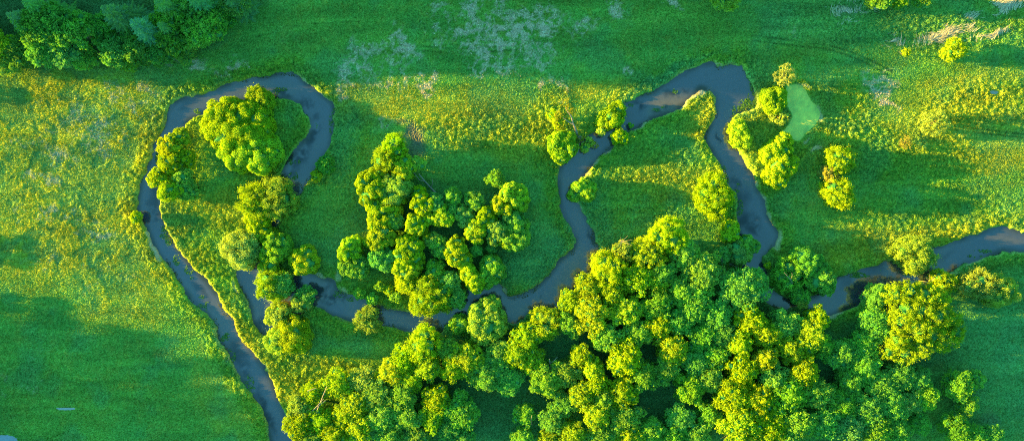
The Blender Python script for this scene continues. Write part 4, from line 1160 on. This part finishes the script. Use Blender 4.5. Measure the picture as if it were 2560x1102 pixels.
def build_wood():
    r = wood('broken_tree', 'broken tree', 'storm-broken tree with bare forked trunk leaning over the middle river', (1446, 350),
      [('trunk', [([(8,8,.2),(-4,-12,2.2),(-12,-30,3.6),(-16,-38,4.0)], .42, .28)]),
       ('branch', [([(-16,-38,4.0),(-20,-54,4.6),(-30,-66,5.0),(-34,-76,5.4)], .26, .10)]),
       ('branch', [([(-14,-34,3.8),(-28,-42,4.3),(-40,-50,4.8)], .22, .08)]),
       ('branch', [([(-4,-12,2.2),(8,-4,2.4),(22,2,2.4),(32,10,2.0)], .2, .07)])])
    fz = (H-5)/H*S
    lob = [((dx)*S, -(dy)*S, z, rr*S) for dx, dy, z, rr in ((-34,-86,5.2,11),(-26,-74,4.8,9),(-16,-66,4.2,9),(-52,-58,4.6,9),(-58,-44,4.2,10),(4,-6,2.6,9),(14,2,2.6,7),(30,8,2.2,10),(40,14,2.0,9),(-50,-30,3.6,8))]
    c = link(bpy.data.objects.new('crown', crown_mesh('broken_crown', lob, 'D', 11)), r); c.color = (.42, .42, .05, 1)
    wood('fallen_tree', 'fallen tree', 'brown broken trunk lying between the willows of the central grove', (1086, 480),
      [('trunk', [([(4,3,.9),(-8,-10,1.4),(-22,-26,2.6),(-36,-44,3.6)], .34, .16)]), ('branch', [([(-8,-10,1.4),(-2,-22,2.4),(-4,-34,3.2)], .16, .05)]), ('branch', [([(-22,-26,2.6),(-34,-28,3.2),(-46,-44,3.6),(-50,-56,3.8)], .14, .04)])])
    wood('dead_snag', 'dead snag', 'bare grey snag with spiky twigs in a gap of the southern wood', (1376, 905),
      [('trunk', [([(0,8,.2),(-4,-6,7),(-6,-22,9.5)], .28, .1)])]+
      [('branch', [([(-1,2,6.0),(math.cos(a)*9-1,math.sin(a)*9+2,7.4),(math.cos(a)*16-1,math.sin(a)*16+2,8.0)], .11, .035)]) for a in (0.2,1.1,1.9,2.8,3.7,4.6,5.5)]+
      [('branch', [([(-4,-6,7),(8,-18,8.5),(14,-26,9.0)], .12, .04)])])
    wood('bare_pole_tree', 'dead tree', 'white bare stem standing in the west clearing of the southern wood', (1330, 1060),
      [('trunk', [([(0,0,0),(-1,-8,3.5),(-4,-20,6.5),(-2,-40,9)], .18, .07)]), ('branch', [([(-4,-20,6.5),(-9,-26,7.5)], .07, .03)])])
    wood('driftwood', 'driftwood', 'pale forked driftwood caught in weeds on the straight reach', (568, 908),
      [('trunk', [([(-6,-14,.3),(-3,-4,.25),(2,6,.1),(10,12,0)], .2, .09)]), ('branch', [([(-3,-4,.25),(4,-10,.4),(6,-18,.5)], .12, .04)]), ('branch', [([(2,6,.1),(8,4,.1),(16,10,-.1)], .09, .03)])])
    wood('bleached_branches', 'dead branches', 'white bleached branches fallen by the eastern channel mouth', (1828, 660),
      [('branch', [([(-10,0,2.0),(4,-4,2.6),(20,4,2.0)], .11, .03)]), ('branch', [([(-8,2,1.8),(6,3,2.4),(18,10,2.0)], .1, .03)]), ('branch', [([(-6,-2,2.0),(2,-12,2.8),(10,-14,3.0)], .09, .03)]), ('branch', [([(0,0,2.2),(8,8,2.3),(12,16,2.0)], .08, .03)])])
    wood('leaning_tree', 'leaning tree', 'orange-barked leaning trunk at the gap beside the bleached branches', (1804, 672), [('trunk', [([(0,0,.5),(-8,-16,4.5),(-14,-30,7.0)], .22, .1)]), ('branch', [([(-8,-16,4.5),(-4,-24,5.6)], .09, .03)])])
    wood('white_limb', 'dead limb', 'bare white limb poking from the mid-green islet tree', (1952, 690), [('branch', [([(14,14,5.5),(4,4,7.5),(-8,-8,8.2),(-14,-14,8.4)], .14, .04)]), ('twig', [([(4,4,7.5),(6,-6,8.4),(4,-14,8.8)], .07, .03)])])
    wood('fallen_trees', 'fallen trees', 'bundle of bare fallen trunks among bright leaves near the straight reach', (800, 1010),
      [('trunk', [([(-20,62,5.0),(0,20,8.2),(34,-60,9.6)], .22, .1)]), ('trunk', [([(-36,28,6.5),(0,-2,8.6),(26,-30,9.4)], .16, .06)]), ('trunk', [([(-30,50,5.2),(6,0,8.0),(12,-14,8.6)], .18, .08)]), ('branch', [([(-14,-48,9.0),(8,-56,9.4)], .14, .06)]), ('branch', [([(30,-26,9.0),(0,0,8.4)], .1, .05)])])
    wood('bare_pole_tree', 'dead tree', 'two grey bare stems at the southwest wood\'s dark bottom gap', (1054, 1098), [('trunk', [([(0,0,0),(1,-10,5),(3,-32,9.5)], .16, .06)]), ('trunk', [([(8,0,0),(9,-12,5),(10,-30,9)], .13, .05)])])
    for j, (px, py, lab) in enumerate(((1556, 604, 'thin bare twigs above the pale thin-topped tree'), (1822, 1086, 'grey bare twig fan at the speckled mass\'s western foot'), (2330, 706, 'bare twisting boughs at the top of the giant speckled tree'), (2490, 745, 'white bare twigs under the dry buff willow'))):
        rng = np.random.default_rng(60+j); z = (11, 8, 10.5, 3)[j]
        parts = []
        for k in range(6):
            a = rng.uniform(0, 6.283); l = rng.uniform(12, 24)
            parts.append(('twig', [([(0, 0, z-1.5), (math.cos(a)*l*.5, math.sin(a)*l*.5, z-.2), (math.cos(a)*l, math.sin(a)*l, z+.3)], .08, .025)]))
        wood('bare_twigs', 'bare twigs', lab, (CX+(px-CX)*(H-z)/H, CY+(py-CY)*(H-z)/H), [('stem', [([(0, 0, 0), (0, 0, z-1.4)], .12, .08)])]+parts)

# ------------------------------------------------------------------ light and camera
def build_light():
    w = bpy.data.worlds.new('World'); scene.world = w; w.use_nodes = True
    nt = w.node_tree; nt.nodes.clear()
    sky = nt.nodes.new('ShaderNodeTexSky'); sky.sky_type = 'NISHITA'; sky.sun_disc = False
    sky.sun_elevation = math.radians(SUN_EL); sky.sun_rotation = math.radians(-90+SUN_AZ)
    tint = nt.nodes.new('ShaderNodeMix'); tint.data_type = 'RGBA'; tint.blend_type = 'MULTIPLY'; tint.inputs[0].default_value = 1
    tint.inputs[7].default_value = SKY_TINT
    bg = nt.nodes.new('ShaderNodeBackground'); bg.inputs[1].default_value = SKY_STRENGTH
    out = nt.nodes.new('ShaderNodeOutputWorld')
    sky_fill = nt.nodes.new('ShaderNodeMix'); sky_fill.data_type = 'RGBA'; sky_fill.blend_type = 'ADD'; sky_fill.inputs[0].default_value = 1
    sky_fill.inputs[7].default_value = SKY_FILL
    nt.links.new(sky.outputs[0], tint.inputs[6]); nt.links.new(tint.outputs[2], sky_fill.inputs[6]); nt.links.new(sky_fill.outputs[2], bg.inputs[0]); nt.links.new(bg.outputs[0], out.inputs[0])
    ld = bpy.data.lights.new('sun', 'SUN'); ld.energy = SUN_STRENGTH; ld.angle = math.radians(.6); ld.color = SUN_COLOUR
    o = bpy.data.objects.new('sun', ld); col.objects.link(o)
    e, a = math.radians(SUN_EL), math.radians(SUN_AZ)
    d = Vector((math.cos(e)*math.cos(a), -math.cos(e)*math.sin(a), -math.sin(e)))
    o.rotation_euler = d.to_track_quat('-Z', 'Y').to_euler(); o.location = (-300, 30, 80)

def build_camera():
    cd = bpy.data.cameras.new('camera'); cd.sensor_width = 36; cd.lens = 36*H/(2560*S)
    cd.clip_start = 1; cd.clip_end = 20000
    o = bpy.data.objects.new('camera', cd); col.objects.link(o)
    o.location = (0, 0, H); o.rotation_euler = (0, 0, 0)
    scene.camera = o

SKY_STRENGTH = .15
SKY_TINT = (.52, 1.9, 2.2, 1)
SKY_FILL = (.52, 2.2, 1.85, 1)  # constant ambient fill added to the sky to lift shaded foliage
SUN_STRENGTH = 27.0
SUN_COLOUR = (1.0, .63, .05)

build_ground()
build_water()
build_stuff()
plant_all()
plant_offsite()
build_wood()
build_light()
build_camera()
scene.view_settings.view_transform = 'Standard'; scene.view_settings.look = 'None'; scene.view_settings.exposure = 0
scene.cycles.max_bounces = 4; scene.cycles.diffuse_bounces = 3; scene.cycles.glossy_bounces = 2; scene.cycles.transmission_bounces = 2
scene.cycles.use_denoising = False
scene.cycles.filter_width = 1.05
